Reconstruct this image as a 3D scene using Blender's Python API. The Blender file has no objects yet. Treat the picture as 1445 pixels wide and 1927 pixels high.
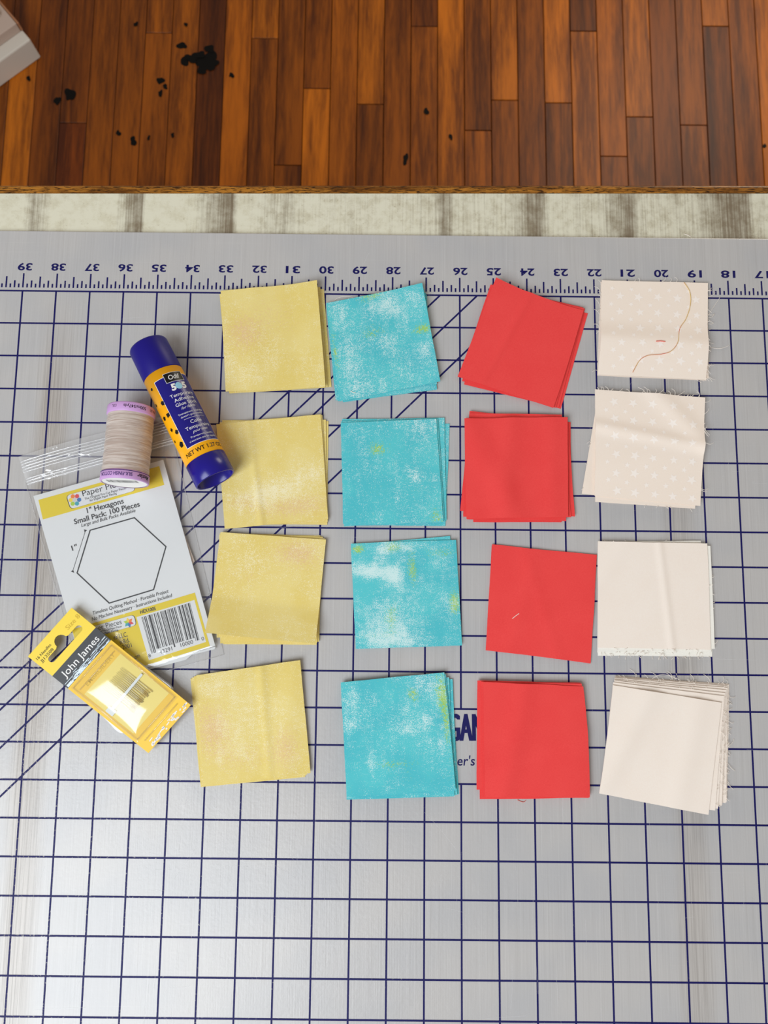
import bpy, bmesh, math, random
from mathutils import Matrix, Vector
from math import sin, cos, pi, radians, sqrt, exp, atan2

IN = 0.0254          # the cutting mat is ruled in inches; every length below is in inches
S = bpy.context.scene
COL = S.collection

# ------------------------------------------------------------------ camera
cam = bpy.data.objects.new('camera', bpy.data.cameras.new('camera'))
COL.objects.link(cam)
cam.matrix_world = Matrix(((0.9999446, -0.0105130, -0.0004989, 0.0458181), (0.0103493, 0.9907831, -0.1350621, -0.2420556), (0.0019142, 0.1350494, 0.9908370, 0.5602062), (0, 0, 0, 1)))
cam.data.sensor_fit = 'VERTICAL'
cam.data.sensor_height = 24.0
cam.data.lens = 18.2346
cam.data.clip_start = 0.02
cam.data.clip_end = 50
cam.data.dof.use_dof = True
cam.data.dof.focus_distance = 22.0 * IN
cam.data.dof.aperture_fstop = 9.0
S.camera = cam

# ------------------------------------------------------------------ world and light
S.view_settings.view_transform = 'Standard'
S.view_settings.look = 'None'
S.view_settings.gamma = 1.0
S.view_settings.use_curve_mapping = False
S.view_settings.exposure = 0.22
W = bpy.data.worlds.new('room_light')
S.world = W
W.use_nodes = True
W.node_tree.nodes['Background'].inputs[0].default_value = (1.0, 0.90, 0.80, 1)
W.node_tree.nodes['Background'].inputs[1].default_value = 0.26


def area(name, loc, target, sx, sy, power, color):
    d = bpy.data.lights.new(name, 'AREA')
    d.shape = 'RECTANGLE'
    d.size, d.size_y = sx * IN, sy * IN
    d.energy = power
    d.color = color
    o = bpy.data.objects.new(name, d)
    COL.objects.link(o)
    o.location = Vector(loc) * IN
    o.rotation_euler = (Vector(target) * IN - o.location).to_track_quat('-Z', 'Y').to_euler()
    return o


area('window_daylight', (-36, -50, 64), (-1, -8, 0), 50, 60, 38.0, (0.90, 0.955, 1.0))
area('far_window_daylight', (42, 62, 12), (20, 34, -38), 26, 36, 10.0, (1.0, 0.88, 0.72))


# ------------------------------------------------------------------ materials
def lin(h):
    h = h.lstrip('#')
    out = []
    for i in (0, 2, 4):
        c = int(h[i:i + 2], 16) / 255
        out.append(c / 12.92 if c <= 0.04045 else ((c + 0.055) / 1.055) ** 2.4)
    return (*out, 1.0)


class NT:
    """small node-tree helper"""

    def __init__(self, name):
        self.m = bpy.data.materials.new(name)
        self.m.use_nodes = True
        self.t = self.m.node_tree
        self.b = self.t.nodes['Principled BSDF']
        self.out = self.t.nodes['Material Output']

    def n(self, typ, **kw):
        x = self.t.nodes.new(typ)
        for k, v in kw.items():
            setattr(x, k, v)
        return x

    def l(self, a, b):
        self.t.links.new(a, b)

    def put(self, sock, v):
        if hasattr(v, 'is_output'):
            self.l(v, sock)
        else:
            sock.default_value = v

    def math(self, op, a, b=0.0, c=0.0, clamp=False):
        x = self.n('ShaderNodeMath', operation=op, use_clamp=clamp)
        for i, v in enumerate((a, b, c)):
            self.put(x.inputs[i], v)
        return x.outputs[0]

    def step(self, v, lo, hi, to0=0.0, to1=1.0):
        x = self.n('ShaderNodeMapRange', interpolation_type='SMOOTHSTEP')
        self.put(x.inputs[0], v)
        for i, q in zip((1, 2, 3, 4), (lo, hi, to0, to1)):
            self.put(x.inputs[i], q)
        return x.outputs[0]

    def mix(self, f, a, b, mode='MIX'):
        x = self.n('ShaderNodeMix', data_type='RGBA', blend_type=mode)
        self.put(x.inputs[0], f)
        self.put(x.inputs[6], a)
        self.put(x.inputs[7], b)
        return x.outputs[2]

    def noise(self, vec, scale, detail=2.0, rough=0.5, dist=0.0):
        x = self.n('ShaderNodeTexNoise')
        self.put(x.inputs['Vector'], vec)
        x.inputs['Scale'].default_value = scale
        x.inputs['Detail'].default_value = detail
        x.inputs['Roughness'].default_value = rough
        x.inputs['Distortion'].default_value = dist
        return x.outputs['Fac']

    def coords(self, scale=(1, 1, 1), rnd=False, kind='Object', rot=0.0):
        """object coordinates in inches"""
        tc = self.n('ShaderNodeTexCoord')
        mp = self.n('ShaderNodeMapping')
        mp.inputs['Scale'].default_value = tuple(s / IN for s in scale)
        mp.inputs['Rotation'].default_value = (0, 0, rot)
        self.l(tc.outputs[kind], mp.inputs['Vector'])
        v = mp.outputs[0]
        if rnd:
            oi = self.n('ShaderNodeObjectInfo')
            a = self.n('ShaderNodeVectorMath', operation='SCALE')
            a.inputs[0].default_value = (71.0, 53.0, 37.0)
            self.l(oi.outputs['Random'], a.inputs['Scale'])
            b = self.n('ShaderNodeVectorMath', operation='ADD')
            self.l(v, b.inputs[0])
            self.l(a.outputs[0], b.inputs[1])
            v = b.outputs[0]
        return v

    def bump(self, h, strength, dist=0.01):
        x = self.n('ShaderNodeBump')
        x.inputs['Strength'].default_value = strength
        x.inputs['Distance'].default_value = dist * IN
        self.l(h, x.inputs['Height'])
        self.l(x.outputs[0], self.b.inputs['Normal'])

    def ramp(self, f, stops, interp='LINEAR'):
        x = self.n('ShaderNodeValToRGB')
        cr = x.color_ramp
        cr.interpolation = interp
        while len(cr.elements) > 1:
            cr.elements.remove(cr.elements[-1])
        for i, (p, c) in enumerate(stops):
            e = cr.elements[0] if i == 0 else cr.elements.new(p)
            e.position = p
            e.color = c if isinstance(c, tuple) else (c, c, c, 1)
        self.put(x.inputs[0], f)
        return x.outputs[0]


def plain(name, hexcol, rough=0.5, spec=0.5, metal=0.0, coat=0.0):
    k = NT(name)
    k.b.inputs['Base Color'].default_value = lin(hexcol)
    k.b.inputs['Roughness'].default_value = rough
    k.b.inputs['Specular IOR Level'].default_value = spec
    k.b.inputs['Metallic'].default_value = metal
    k.b.inputs['Coat Weight'].default_value = coat
    k.b.inputs['Coat Roughness'].default_value = 0.08
    return k.m


def grunge(name, base, base2, white, accent, pink, lo, hi):
    """mottled quilting cotton: dry-brush flecks over a tinted ground"""
    k = NT(name)
    v = k.coords(rnd=True)
    at = k.n('ShaderNodeAttribute', attribute_name='print')
    sep = k.n('ShaderNodeSeparateColor')
    k.l(at.outputs['Color'], sep.inputs[0])
    coarse = k.noise(v, 1.1, 3, 0.6)
    brush = k.noise(k.coords((6, 1.2, 1), rnd=True), 1.0, 3, 0.6)
    fine = k.noise(v, 44, 2, 0.8)
    fine2 = k.noise(k.coords((1, 1, 1), rnd=True, rot=0.7), 21, 2, 0.8)
    weave = k.noise(k.coords((1, 6, 1)), 18, 1, 0.5)
    weave2 = k.noise(k.coords((6, 1, 1)), 18, 1, 0.5)
    dens = k.math('ADD', k.math('MULTIPLY_ADD', coarse, 0.34, -0.17), k.math('MULTIPLY_ADD', brush, 0.20, -0.10))
    wv = k.math('ADD', fine, dens)
    mid = k.noise(k.coords((1, 2.2, 1), rnd=True), 5.0, 3, 0.7)
    wv = k.math('ADD', wv, k.math('MULTIPLY_ADD', mid, 0.30, -0.15))
    wv = k.math('ADD', wv, k.math('MULTIPLY', sep.outputs[0], 0.17))
    wmask = k.step(wv, lo, hi)
    ground = k.mix(k.step(k.noise(v, 0.9, 2, 0.5), 0.35, 0.65), lin(base), lin(base2))
    gm = k.step(k.math('ADD', fine2, k.math('MULTIPLY_ADD', sep.outputs[1], 0.42, k.math('MULTIPLY_ADD', k.noise(v, 1.7, 2, 0.5), 0.3, -0.15))), 0.66, 0.90)
    ground = k.mix(gm, ground, lin(accent))
    pm = k.step(k.math('ADD', fine2, k.math('MULTIPLY', sep.outputs[2], 0.5)), 0.62, 1.0)
    ground = k.mix(pm, ground, lin(pink))
    colr = k.mix(wmask, ground, lin(white))
    tone = k.math('ADD', 0.93, k.math('MULTIPLY', k.math('ADD', weave, weave2), 0.07))
    colr = k.mix(1.0, colr, tone, 'MULTIPLY')
    k.l(colr, k.b.inputs['Base Color'])
    k.b.inputs['Roughness'].default_value = 0.9
    k.b.inputs['Specular IOR Level'].default_value = 0.12
    k.bump(k.math('ADD', weave, weave2), 0.35, 0.006)
    return k.m


def solid_cloth(name, base, base2, rough=0.9):
    k = NT(name)
    v = k.coords(rnd=True)
    weave = k.noise(k.coords((1, 6, 1)), 20, 1, 0.5)
    weave2 = k.noise(k.coords((6, 1, 1)), 20, 1, 0.5)
    f = k.math('MULTIPLY', k.math('ADD', weave, weave2), 0.5)
    c = k.mix(k.step(k.math('ADD', k.math('MULTIPLY', f, 0.8), k.math('MULTIPLY', k.noise(v, 1.3, 2, 0.5), 0.25)), 0.3, 0.75), lin(base), lin(base2))
    k.l(c, k.b.inputs['Base Color'])
    k.b.inputs['Roughness'].default_value = rough
    k.b.inputs['Specular IOR Level'].default_value = 0.12
    k.bump(f, 0.35, 0.006)
    return k.m


M = {}
M['yellow'] = grunge('yellow_mottled_cotton', 'E8D27C', 'ECD98C', 'F8EFC8', 'E6D674', 'E6C592', 0.54, 0.76)
M['turquoise'] = grunge('turquoise_mottled_cotton', '55C3CF', '5ECCD4', 'D2F0F0', 'A3CF68', '64C6C2', 0.56, 0.71)
M['coral'] = solid_cloth('coral_cotton', 'EE4646', 'F55250')
M['cream'] = solid_cloth('cream_cotton', 'F8EBDF', 'FBF1E7')
M['blush'] = solid_cloth('blush_star_cotton', 'F9EADB', 'FBEEE2')
M['star'] = plain('white_print', 'FFF6EE', 0.85, 0.1)
M['pale_thread'] = plain('pale_thread', 'F3EBE2', 0.8, 0.15)
M['coral_thread'] = plain('coral_thread', 'E66A5A', 0.8, 0.15)
M['black_thread'] = plain('black_thread', '30302C', 0.8, 0.15)


def gold_thread():
    k = NT('variegated_thread')
    f = k.noise(k.coords(), 1.6, 1, 0.5)
    k.l(k.ramp(f, [(0.35, lin('E0705A')), (0.5, lin('D9B25E')), (0.65, lin('E3C06A'))]), k.b.inputs['Base Color'])
    k.b.inputs['Roughness'].default_value = 0.6
    return k.m


M['gold_thread'] = gold_thread()


def mat_plastic():
    """translucent white cutting-mat plastic, scratched and rutted along the cutting lines"""
    k = NT('translucent_mat_plastic')
    v = k.coords()
    sx = k.n('ShaderNodeSeparateXYZ')
    k.l(v, sx.inputs[0])
    x01 = k.math('MULTIPLY_ADD', sx.outputs[0], 1 / 40.0, 0.5)          # x from -20 to 20 in
    rut = k.ramp(x01, [(0.0, 0.0), (0.290, 0.0), (0.298, 1.0), (0.311, 0.8), (0.319, 0.0),
                       (0.742, 0.0), (0.752, 0.55), (0.763, 0.45), (0.770, 0.0), (1.0, 0.0)])
    streak = k.noise(k.coords((26, 0.25, 1)), 1.0, 4, 0.7)
    streak_x = k.noise(k.coords((0.25, 20, 1)), 1.0, 3, 0.7)
    mott = k.noise(v, 0.45, 2, 0.5)
    c = k.mix(k.step(mott, 0.3, 0.7), lin('C1C1C3'), lin('C9C7C6'))
    c = k.mix(k.math('MULTIPLY', k.step(streak, 0.52, 0.75), 0.35), c, lin('DEDDDC'))
    c = k.mix(k.math('MULTIPLY', k.step(streak_x, 0.58, 0.78), 0.22), c, lin('DAD9D7'))
    c = k.mix(k.math('MULTIPLY', k.step(streak, 0.50, 0.28), 0.25), c, lin('A6A29E'))
    rm = k.math('MULTIPLY', k.ramp(x01, [(0, 0), (1, 0)]), 1.0)
    rutc = k.mix(k.step(streak, 0.35, 0.62), lin('91867B'), lin('C4BCB3'))
    rs = k.n('ShaderNodeSeparateColor')
    k.l(rut, rs.inputs[0])
    ry = k.step(sx.outputs[1], 0.5, -4.5)
    c = k.mix(k.math('MULTIPLY', k.math('MULTIPLY', rs.outputs[0], ry), 0.8), c, rutc)
    k.l(c, k.b.inputs['Base Color'])
    k.b.inputs['Roughness'].default_value = 0.28
    k.b.inputs['Specular IOR Level'].default_value = 0.8
    k.bump(k.math('ADD', k.noise(v, 9, 3, 0.6), streak), 0.16, 0.02)
    tr = k.n('ShaderNodeBsdfTransparent')
    mx = k.n('ShaderNodeMixShader')
    mx.inputs[0].default_value = 0.90
    k.l(tr.outputs[0], mx.inputs[1])
    k.l(k.b.outputs[0], mx.inputs[2])
    k.l(mx.outputs[0], k.out.inputs[0])
    return k.m


M['mat'] = mat_plastic()


def ink():
    """navy screen-print that has been cut through and rubbed away in places"""
    k = NT('navy_print')
    v = k.coords()
    k.b.inputs['Base Color'].default_value = lin('0E0E58')
    k.b.inputs['Roughness'].default_value = 0.55
    k.b.inputs['Specular IOR Level'].default_value = 0.25
    sx = k.n('ShaderNodeSeparateXYZ')
    k.l(v, sx.inputs[0])
    left = k.step(sx.outputs[0], 3.0, -8.0)
    low = k.step(sx.outputs[1], -2.0, -14.0)
    n = k.noise(v, 14, 3, 0.75)
    big = k.noise(v, 0.6, 2, 0.5)
    w = k.math('ADD', n, k.math('MULTIPLY', k.math('MULTIPLY', left, low), 0.10))
    w = k.math('ADD', w, k.math('MULTIPLY_ADD', big, 0.24, -0.12))
    worn = k.step(w, 0.63, 0.76, 0.0, 0.7)
    tr = k.n('ShaderNodeBsdfTransparent')
    mx = k.n('ShaderNodeMixShader')
    k.l(worn, mx.inputs[0])
    k.l(k.b.outputs[0], mx.inputs[1])
    k.l(tr.outputs[0], mx.inputs[2])
    k.l(mx.outputs[0], k.out.inputs[0])
    return k.m


M['ink'] = ink()
M['solid_ink'] = plain('navy_lettering', '12125A', 0.55, 0.25)


def laminate():
    """cream laminate, rubbed dark in streaks"""
    k = NT('cream_laminate')
    v = k.coords()
    sx = k.n('ShaderNodeSeparateXYZ')
    k.l(v, sx.inputs[0])
    x01 = k.math('MULTIPLY_ADD', sx.outputs[0], 1 / 26.0, 11.0 / 26.0)   # x from -11 to 15
    st = [(-11, .1), (-9.3, .1), (-8.9, .75), (-8.3, .15), (-6.6, .1), (-6.0, .75), (-5.62, .9), (-5.5, .1), (-4.3, .15),
          (-3.5, .7), (-2.85, .95), (-2.72, .1), (-1.8, .45), (-1.2, .55), (-.6, .25), (.6, .35), (1.8, .3), (3.2, .4), (3.55, .9), (3.9, .4),
          (5.4, .35), (6.4, .95), (6.75, .3), (8.3, .45), (9.15, .95), (9.55, .4), (11.2, .5), (12.2, .95), (12.75, .9), (13.0, .4), (15, .5)]
    dn = k.n('ShaderNodeSeparateColor')
    k.l(k.ramp(x01, [((a + 11) / 26, b) for a, b in st]), dn.inputs[0])
    streak = k.noise(k.coords((16, 0.35, 1)), 1.0, 3, 0.65)
    spot = k.noise(v, 2.2, 4, 0.7)
    speck = k.noise(v, 13, 3, 0.7)
    m = k.math('ADD', k.math('MULTIPLY', dn.outputs[0], 0.75), k.math('MULTIPLY_ADD', streak, 0.7, -0.35))
    m = k.math('ADD', m, k.math('MULTIPLY_ADD', spot, 0.5, -0.25))
    c = k.mix(k.step(m, 0.15, 0.85, 0.0, 0.9), k.mix(k.step(spot, 0.42, 0.66, 0.0, 0.5), lin('E2DFCA'), lin('CBC4A8')), lin('6E5C45'))
    c = k.mix(k.step(k.math('ADD', speck, k.math('MULTIPLY_ADD', spot, 0.4, -0.2)), 0.62, 0.8, 0.0, 0.5), c, lin('8C7C60'))
    k.l(c, k.b.inputs['Base Color'])
    k.b.inputs['Roughness'].default_value = 0.42
    return k.m


M['laminate'] = laminate()


def wood(name, dark, light, along=(1, 0.05, 1), rough=0.35, contrast=(0.3, 0.7), tint=False, grainscale=9.0, pore=None):
    k = NT(name)
    v = k.coords(along, rnd=True)
    a = k.noise(v, grainscale * 0.16, 4, 0.6, 0.6)
    b = k.noise(v, grainscale, 4, 0.7, 0.3)
    f = k.math('ADD', k.math('MULTIPLY', a, 0.6), k.math('MULTIPLY', b, 0.4))
    c = k.mix(k.step(f, *contrast), lin(dark), lin(light))
    if tint:
        oi = k.n('ShaderNodeObjectInfo')
        c = k.mix(1.0, c, oi.outputs['Color'], 'MULTIPLY')
    if pore:
        p = k.step(k.noise(k.coords((1.6, 14, 14), rnd=True) if along[0] < along[1] else v, 2.2 if along[0] < along[1] else grainscale * 2, 3, 0.7), 0.50, 0.60)
        c = k.mix(p, c, lin(pore))
    k.l(c, k.b.inputs['Base Color'])
    k.b.inputs['Roughness'].default_value = rough
    k.b.inputs['Specular IOR Level'].default_value = 0.28
    k.bump(b, 0.15, 0.02)
    return k.m


M['plank'] = wood('stained_oak_plank', '552807', 'A65C12', (1, 0.08, 1), 0.45, (0.34, 0.66), tint=True, grainscale=3.0)
M['gap'] = plain('dark_joint', '140A05', 0.9, 0.1)
M['oak'] = wood('oak_edging', '6B3D0E', 'B87A2C', (0.25, 3.0, 3.0), 0.3, (0.40, 0.60), grainscale=7.0, pore='3A2008')
M['ink_stain'] = plain('dark_floor_stain', '080605', 0.6, 0.15)

M['white_paint'] = plain('worn_white_paint', 'CFC9C0', 0.55)
M['pink_board'] = plain('pale_board', 'BBA79B', 0.6)
M['bare_wood'] = plain('chipped_wood_edge', 'A5714F', 0.6)

M['cap_blue'] = plain('glue_cap_blue', '150A7C', 0.42, 0.35)
M['base_blue'] = plain('glue_base_blue', '180E88', 0.25, 0.5)
M['glue_yellow'] = plain('glue_label_yellow', 'FFB40A', 0.32, 0.45)
M['navy'] = plain('glue_label_navy', '16107C', 0.25, 0.5)
M['black'] = plain('black_print', '0A0A0C', 0.4, 0.4)
M['white'] = plain('white_ink', 'F4F4F4', 0.5, 0.3)
M['sky'] = plain('light_blue_print', '9AD4F0', 0.4, 0.3)
M['lilac'] = plain('lilac_plastic', 'CFA3DC', 0.4, 0.4)
M['purple'] = plain('dark_purple_print', '35206A', 0.5, 0.3)
M['card'] = plain('white_card', 'E0E3E5', 0.5, 0.35)
M['card_yellow'] = plain('card_yellow_print', 'E3CB16', 0.45, 0.35)
M['grey_print'] = plain('charcoal_print', '20232A', 0.5, 0.3)
M['needle_yellow'] = plain('needle_card_yellow', 'FBDC44', 0.42, 0.4)
M['needle_amber'] = plain('needle_card_amber', 'F8CC34', 0.42, 0.4)
M['needle_pale'] = plain('needle_card_pale', 'F6E37C', 0.42, 0.4)
M['needle_black'] = plain('needle_card_slate', '1A1F27', 0.35, 0.5)
M['silver'] = plain('silver_print', 'C9D6DE', 0.3, 0.5, 0.4)
M['steel'] = plain('needle_steel', 'BFB89C', 0.35, 0.5, 0.7)
M['needle_eye'] = plain('gold_eye', 'B39A55', 0.3, 0.5, 0.8)
M['gold_print'] = plain('gold_print', 'D9B636', 0.5, 0.3)
M['faint_print'] = plain('faint_blue_print', 'A9B38C', 0.5, 0.3)
M['frost'] = plain('frosted_strip', 'DDE6EA', 0.3, 0.5)
for nm, hx in (('hex_red', 'D8404A'), ('hex_orange', 'EC8034'), ('hex_yellow', 'F2D13A'), ('hex_green', 'A9CC3C'),
               ('hex_teal', '38A3B5'), ('hex_blue', '2F6FB3'), ('hex_grey', 'CBCDD0')):
    M[nm] = plain(nm, hx, 0.5, 0.3)
M['paper'] = plain('paper_hexagon', 'E6D3C4', 0.8, 0.2)


def thread_body():
    k = NT('wound_thread')
    v = k.coords((1.2, 34, 1.2))
    n = k.noise(v, 1.0, 3, 0.7, 0.4)
    n2 = k.noise(k.coords((0.7, 5, 0.7)), 1.0, 2, 0.6)
    c = k.mix(k.step(n, 0.35, 0.65), lin('B39F94'), lin('DACFC7'))
    c = k.mix(k.step(n2, 0.45, 0.7, 0, 0.4), c, lin('A58F83'))
    k.l(c, k.b.inputs['Base Color'])
    k.b.inputs['Roughness'].default_value = 0.42
    k.b.inputs['Sheen Weight'].default_value = 0.3
    k.bump(n, 0.5, 0.01)
    return k.m


M['thread'] = thread_body()


def film(name, alpha, rough, tintc=(0.95, 0.97, 1, 1), bump=0.0, bscale=3.0, gloss=0.045):
    k = NT(name)
    k.b.inputs['Base Color'].default_value = tintc
    k.b.inputs['Roughness'].default_value = rough
    k.b.inputs['Specular IOR Level'].default_value = 0.8
    if bump:
        k.bump(k.noise(k.coords(), bscale, 2, 0.5, 0.6), bump, 0.08)
    gl = k.n('ShaderNodeBsdfGlossy')
    gl.inputs['Roughness'].default_value = rough
    gl.inputs['Color'].default_value = (1, 1, 1, 1)
    tr = k.n('ShaderNodeBsdfTransparent')
    lw = k.n('ShaderNodeLayerWeight')
    lw.inputs['Blend'].default_value = 0.5
    if bump:
        k.l(k.b.inputs['Normal'].links[0].from_socket, gl.inputs['Normal'])
        k.l(k.b.inputs['Normal'].links[0].from_socket, lw.inputs['Normal'])
    a = k.n('ShaderNodeMixShader')
    a.inputs[0].default_value = alpha
    k.l(tr.outputs[0], a.inputs[1])
    k.l(k.b.outputs[0], a.inputs[2])
    b = k.n('ShaderNodeMixShader')
    k.l(k.math('MULTIPLY_ADD', k.math('POWER', lw.outputs['Facing'], 4.0), 0.6, gloss), b.inputs[0])
    k.l(a.outputs[0], b.inputs[1])
    k.l(gl.outputs[0], b.inputs[2])
    k.l(b.outputs[0], k.out.inputs[0])
    return k.m


M['bag'] = film('clear_bag_film', 0.05, 0.10, bump=0.35, bscale=1.1, gloss=0.05)
M['zip'] = film('zip_ridge_plastic', 0.42, 0.15, bump=0.2, gloss=0.10)
M['band'] = film('zip_band_plastic', 0.28, 0.12, bump=1.0, bscale=2.2, gloss=0.10)
M['seam'] = film('bag_seam_plastic', 0.16, 0.12, gloss=0.06)
M['blister'] = film('clear_blister', 0.03, 0.13, gloss=0.09)
M['case'] = film('cloudy_case_plastic', 0.55, 0.3)


M['scratch'] = film('pale_scratch', 0.16, 0.4, gloss=0.0)
M['offwhite'] = solid_cloth('off_white_cotton', 'F6F3EA', 'FBF9F2')


# ------------------------------------------------------------------ mesh helpers
def V(p):
    return Vector((p[0], p[1], p[2] if len(p) > 2 else 0.0)) * IN


def tag(o, label, cat, group=None):
    o['label'] = label
    o['category'] = cat
    if group:
        o['group'] = group
    return o


def mk(name, verts, faces, mat, parent=None, loc=(0, 0, 0), smooth=False):
    """one mesh object; verts in inches, relative to loc"""
    me = bpy.data.meshes.new(name)
    me.from_pydata([(v[0] * IN, v[1] * IN, v[2] * IN) for v in verts], [], faces)
    if isinstance(mat, str):
        mat = M[mat]
    me.materials.append(mat)
    if smooth:
        me.polygons.foreach_set('use_smooth', [True] * len(me.polygons))
    o = bpy.data.objects.new(name, me)
    COL.objects.link(o)
    o.location = V(loc)
    if parent:
        o.parent = parent
    return o


def empty(name, loc=(0, 0, 0), rot=(0, 0, 0)):
    o = bpy.data.objects.new(name, None)
    o.empty_display_size = 0.01
    COL.objects.link(o)
    o.location = V(loc)
    o.rotation_euler = rot
    return o


def recalc(o):
    bm = bmesh.new()
    bm.from_mesh(o.data)
    bmesh.ops.recalc_face_normals(bm, faces=bm.faces)
    bm.to_mesh(o.data)
    bm.free()
    return o


def bevel(o, w, seg=2):
    bm = bmesh.new()
    bm.from_mesh(o.data)
    bmesh.ops.bevel(bm, geom=list(bm.edges), offset=w * IN, segments=seg, affect='EDGES', profile=0.5)
    bm.to_mesh(o.data)
    bm.free()
    return o


class Geo:
    """collects verts and faces of one mesh"""

    def __init__(self):
        self.v, self.f = [], []

    def add(self, verts, faces):
        b = len(self.v)
        self.v += [tuple(x) for x in verts]
        self.f += [tuple(i + b for i in f) for f in faces]
        return self

    def box(self, x0, x1, y0, y1, z0, z1):
        return self.add([(x0, y0, z0), (x1, y0, z0), (x1, y1, z0), (x0, y1, z0), (x0, y0, z1), (x1, y0, z1), (x1, y1, z1), (x0, y1, z1)],
                        [(3, 2, 1, 0), (4, 5, 6, 7), (0, 1, 5, 4), (1, 2, 6, 5), (2, 3, 7, 6), (3, 0, 4, 7)])

    def strip(self, a, b, w, z):
        """flat printed line from a to b"""
        d = Vector((b[0] - a[0], b[1] - a[1])).normalized()
        n = Vector((-d.y, d.x)) * w / 2
        return self.add([(a[0] - n.x, a[1] - n.y, z), (b[0] - n.x, b[1] - n.y, z), (b[0] + n.x, b[1] + n.y, z), (a[0] + n.x, a[1] + n.y, z)], [(0, 1, 2, 3)])

    def prism(self, pts, z0, z1, zf=None):
        zf = zf or (lambda x, y: 0.0)
        n = len(pts)
        a = sum(pts[i][0] * pts[(i + 1) % n][1] - pts[(i + 1) % n][0] * pts[i][1] for i in range(n))
        if a < 0:
            pts = pts[::-1]
        vs = [(x, y, z0 + zf(x, y)) for x, y in pts] + [(x, y, z1 + zf(x, y)) for x, y in pts]
        fs = [tuple(range(n - 1, -1, -1)), tuple(range(n, 2 * n))] + [(i, (i + 1) % n, n + (i + 1) % n, n + i) for i in range(n)]
        return self.add(vs, fs)

    def tube(self, pts, r, sides=5, taper=None):
        P = [Vector(p) for p in pts]
        n = len(P)
        rings = []
        for i, p in enumerate(P):
            t = (P[min(i + 1, n - 1)] - P[max(i - 1, 0)]).normalized()
            up = Vector((0, 0, 1)) if abs(t.z) < 0.9 else Vector((1, 0, 0))
            a = t.cross(up).normalized()
            b = a.cross(t)
            rr = r if taper is None else r * taper(i / (n - 1))
            rings += [p + (a * cos(2 * pi * k / sides) + b * sin(2 * pi * k / sides)) * rr for k in range(sides)]
        fs = [(i * sides + k, i * sides + (k + 1) % sides, (i + 1) * sides + (k + 1) % sides, (i + 1) * sides + k) for i in range(n - 1) for k in range(sides)]
        fs += [tuple(range(sides))[::-1], tuple((n - 1) * sides + k for k in range(sides))]
        return self.add(rings, fs)

    def lathe(self, prof, seg=48):
        """profile of (radius, y) about the local Y axis"""
        b = len(self.v)
        n = len(prof)
        for r, y in prof:
            for k in range(seg):
                a = 2 * pi * k / seg
                self.v.append((r * sin(a), y, r * cos(a)))
        for i in range(n - 1):
            for k in range(seg):
                self.f.append((b + i * seg + k, b + i * seg + (k + 1) % seg, b + (i + 1) * seg + (k + 1) % seg, b + (i + 1) * seg + k))
        return self

    def build(self, name, mat, parent=None, loc=(0, 0, 0), smooth=False):
        return mk(name, self.v, self.f, mat, parent, loc, smooth)


_tc = {}


def glyphs(body, bold=0.0, slant=0.0):
    """text as flat mesh data: verts with the left edge at 0 and cap height 1"""
    key = (body, bold, slant)
    if key in _tc:
        return _tc[key]

    def raw(s):
        cu = bpy.data.curves.new('lettering', 'FONT')
        cu.body = s
        cu.offset = bold
        cu.shear = slant
        cu.resolution_u = 3
        ob = bpy.data.objects.new('lettering', cu)
        COL.objects.link(ob)
        me = bpy.data.meshes.new_from_object(ob)
        vs = [tuple(v.co) for v in me.vertices]
        fs = [tuple(p.vertices) for p in me.polygons]
        bpy.data.objects.remove(ob)
        bpy.data.curves.remove(cu)
        bpy.data.meshes.remove(me)
        return vs, fs
    if '_cap' not in _tc:
        _tc['_cap'] = max(v[1] for v in raw('H')[0])
    cap = _tc['_cap']
    vs, fs = raw(body)
    x0 = min(v[0] for v in vs)
    w = (max(v[0] for v in vs) - x0) / cap
    _tc[key] = ([((v[0] - x0) / cap, v[1] / cap) for v in vs], fs, w)
    return _tc[key]


def text_on(geo, body, p0, p1, h, z, bold=0.0, slant=0.0, zf=None, origin=(0, 0)):
    """lay text with its baseline from p0 to p1 and cap height h"""
    vs, fs, w = glyphs(body, bold, slant)
    d = Vector((p1[0] - p0[0], p1[1] - p0[1]))
    ex = d / w
    n = Vector((-d.y, d.x)).normalized() * h
    out = []
    for x, y in vs:
        X, Y = p0[0] + ex.x * x + n.x * y, p0[1] + ex.y * x + n.y * y
        out.append((X - origin[0], Y - origin[1], z + (zf(X, Y) if zf else 0)))
    geo.add(out, fs)
    return geo


# ------------------------------------------------------------------ floor
FZ = -38.3
random.seed(4)
floor = mk('floor', *(lambda g: (g.v, g.f))(Geo().box(-64, 68, -40, 92, FZ - 1.6, FZ - 0.62)), 'gap')
floor['kind'] = 'structure'
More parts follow.
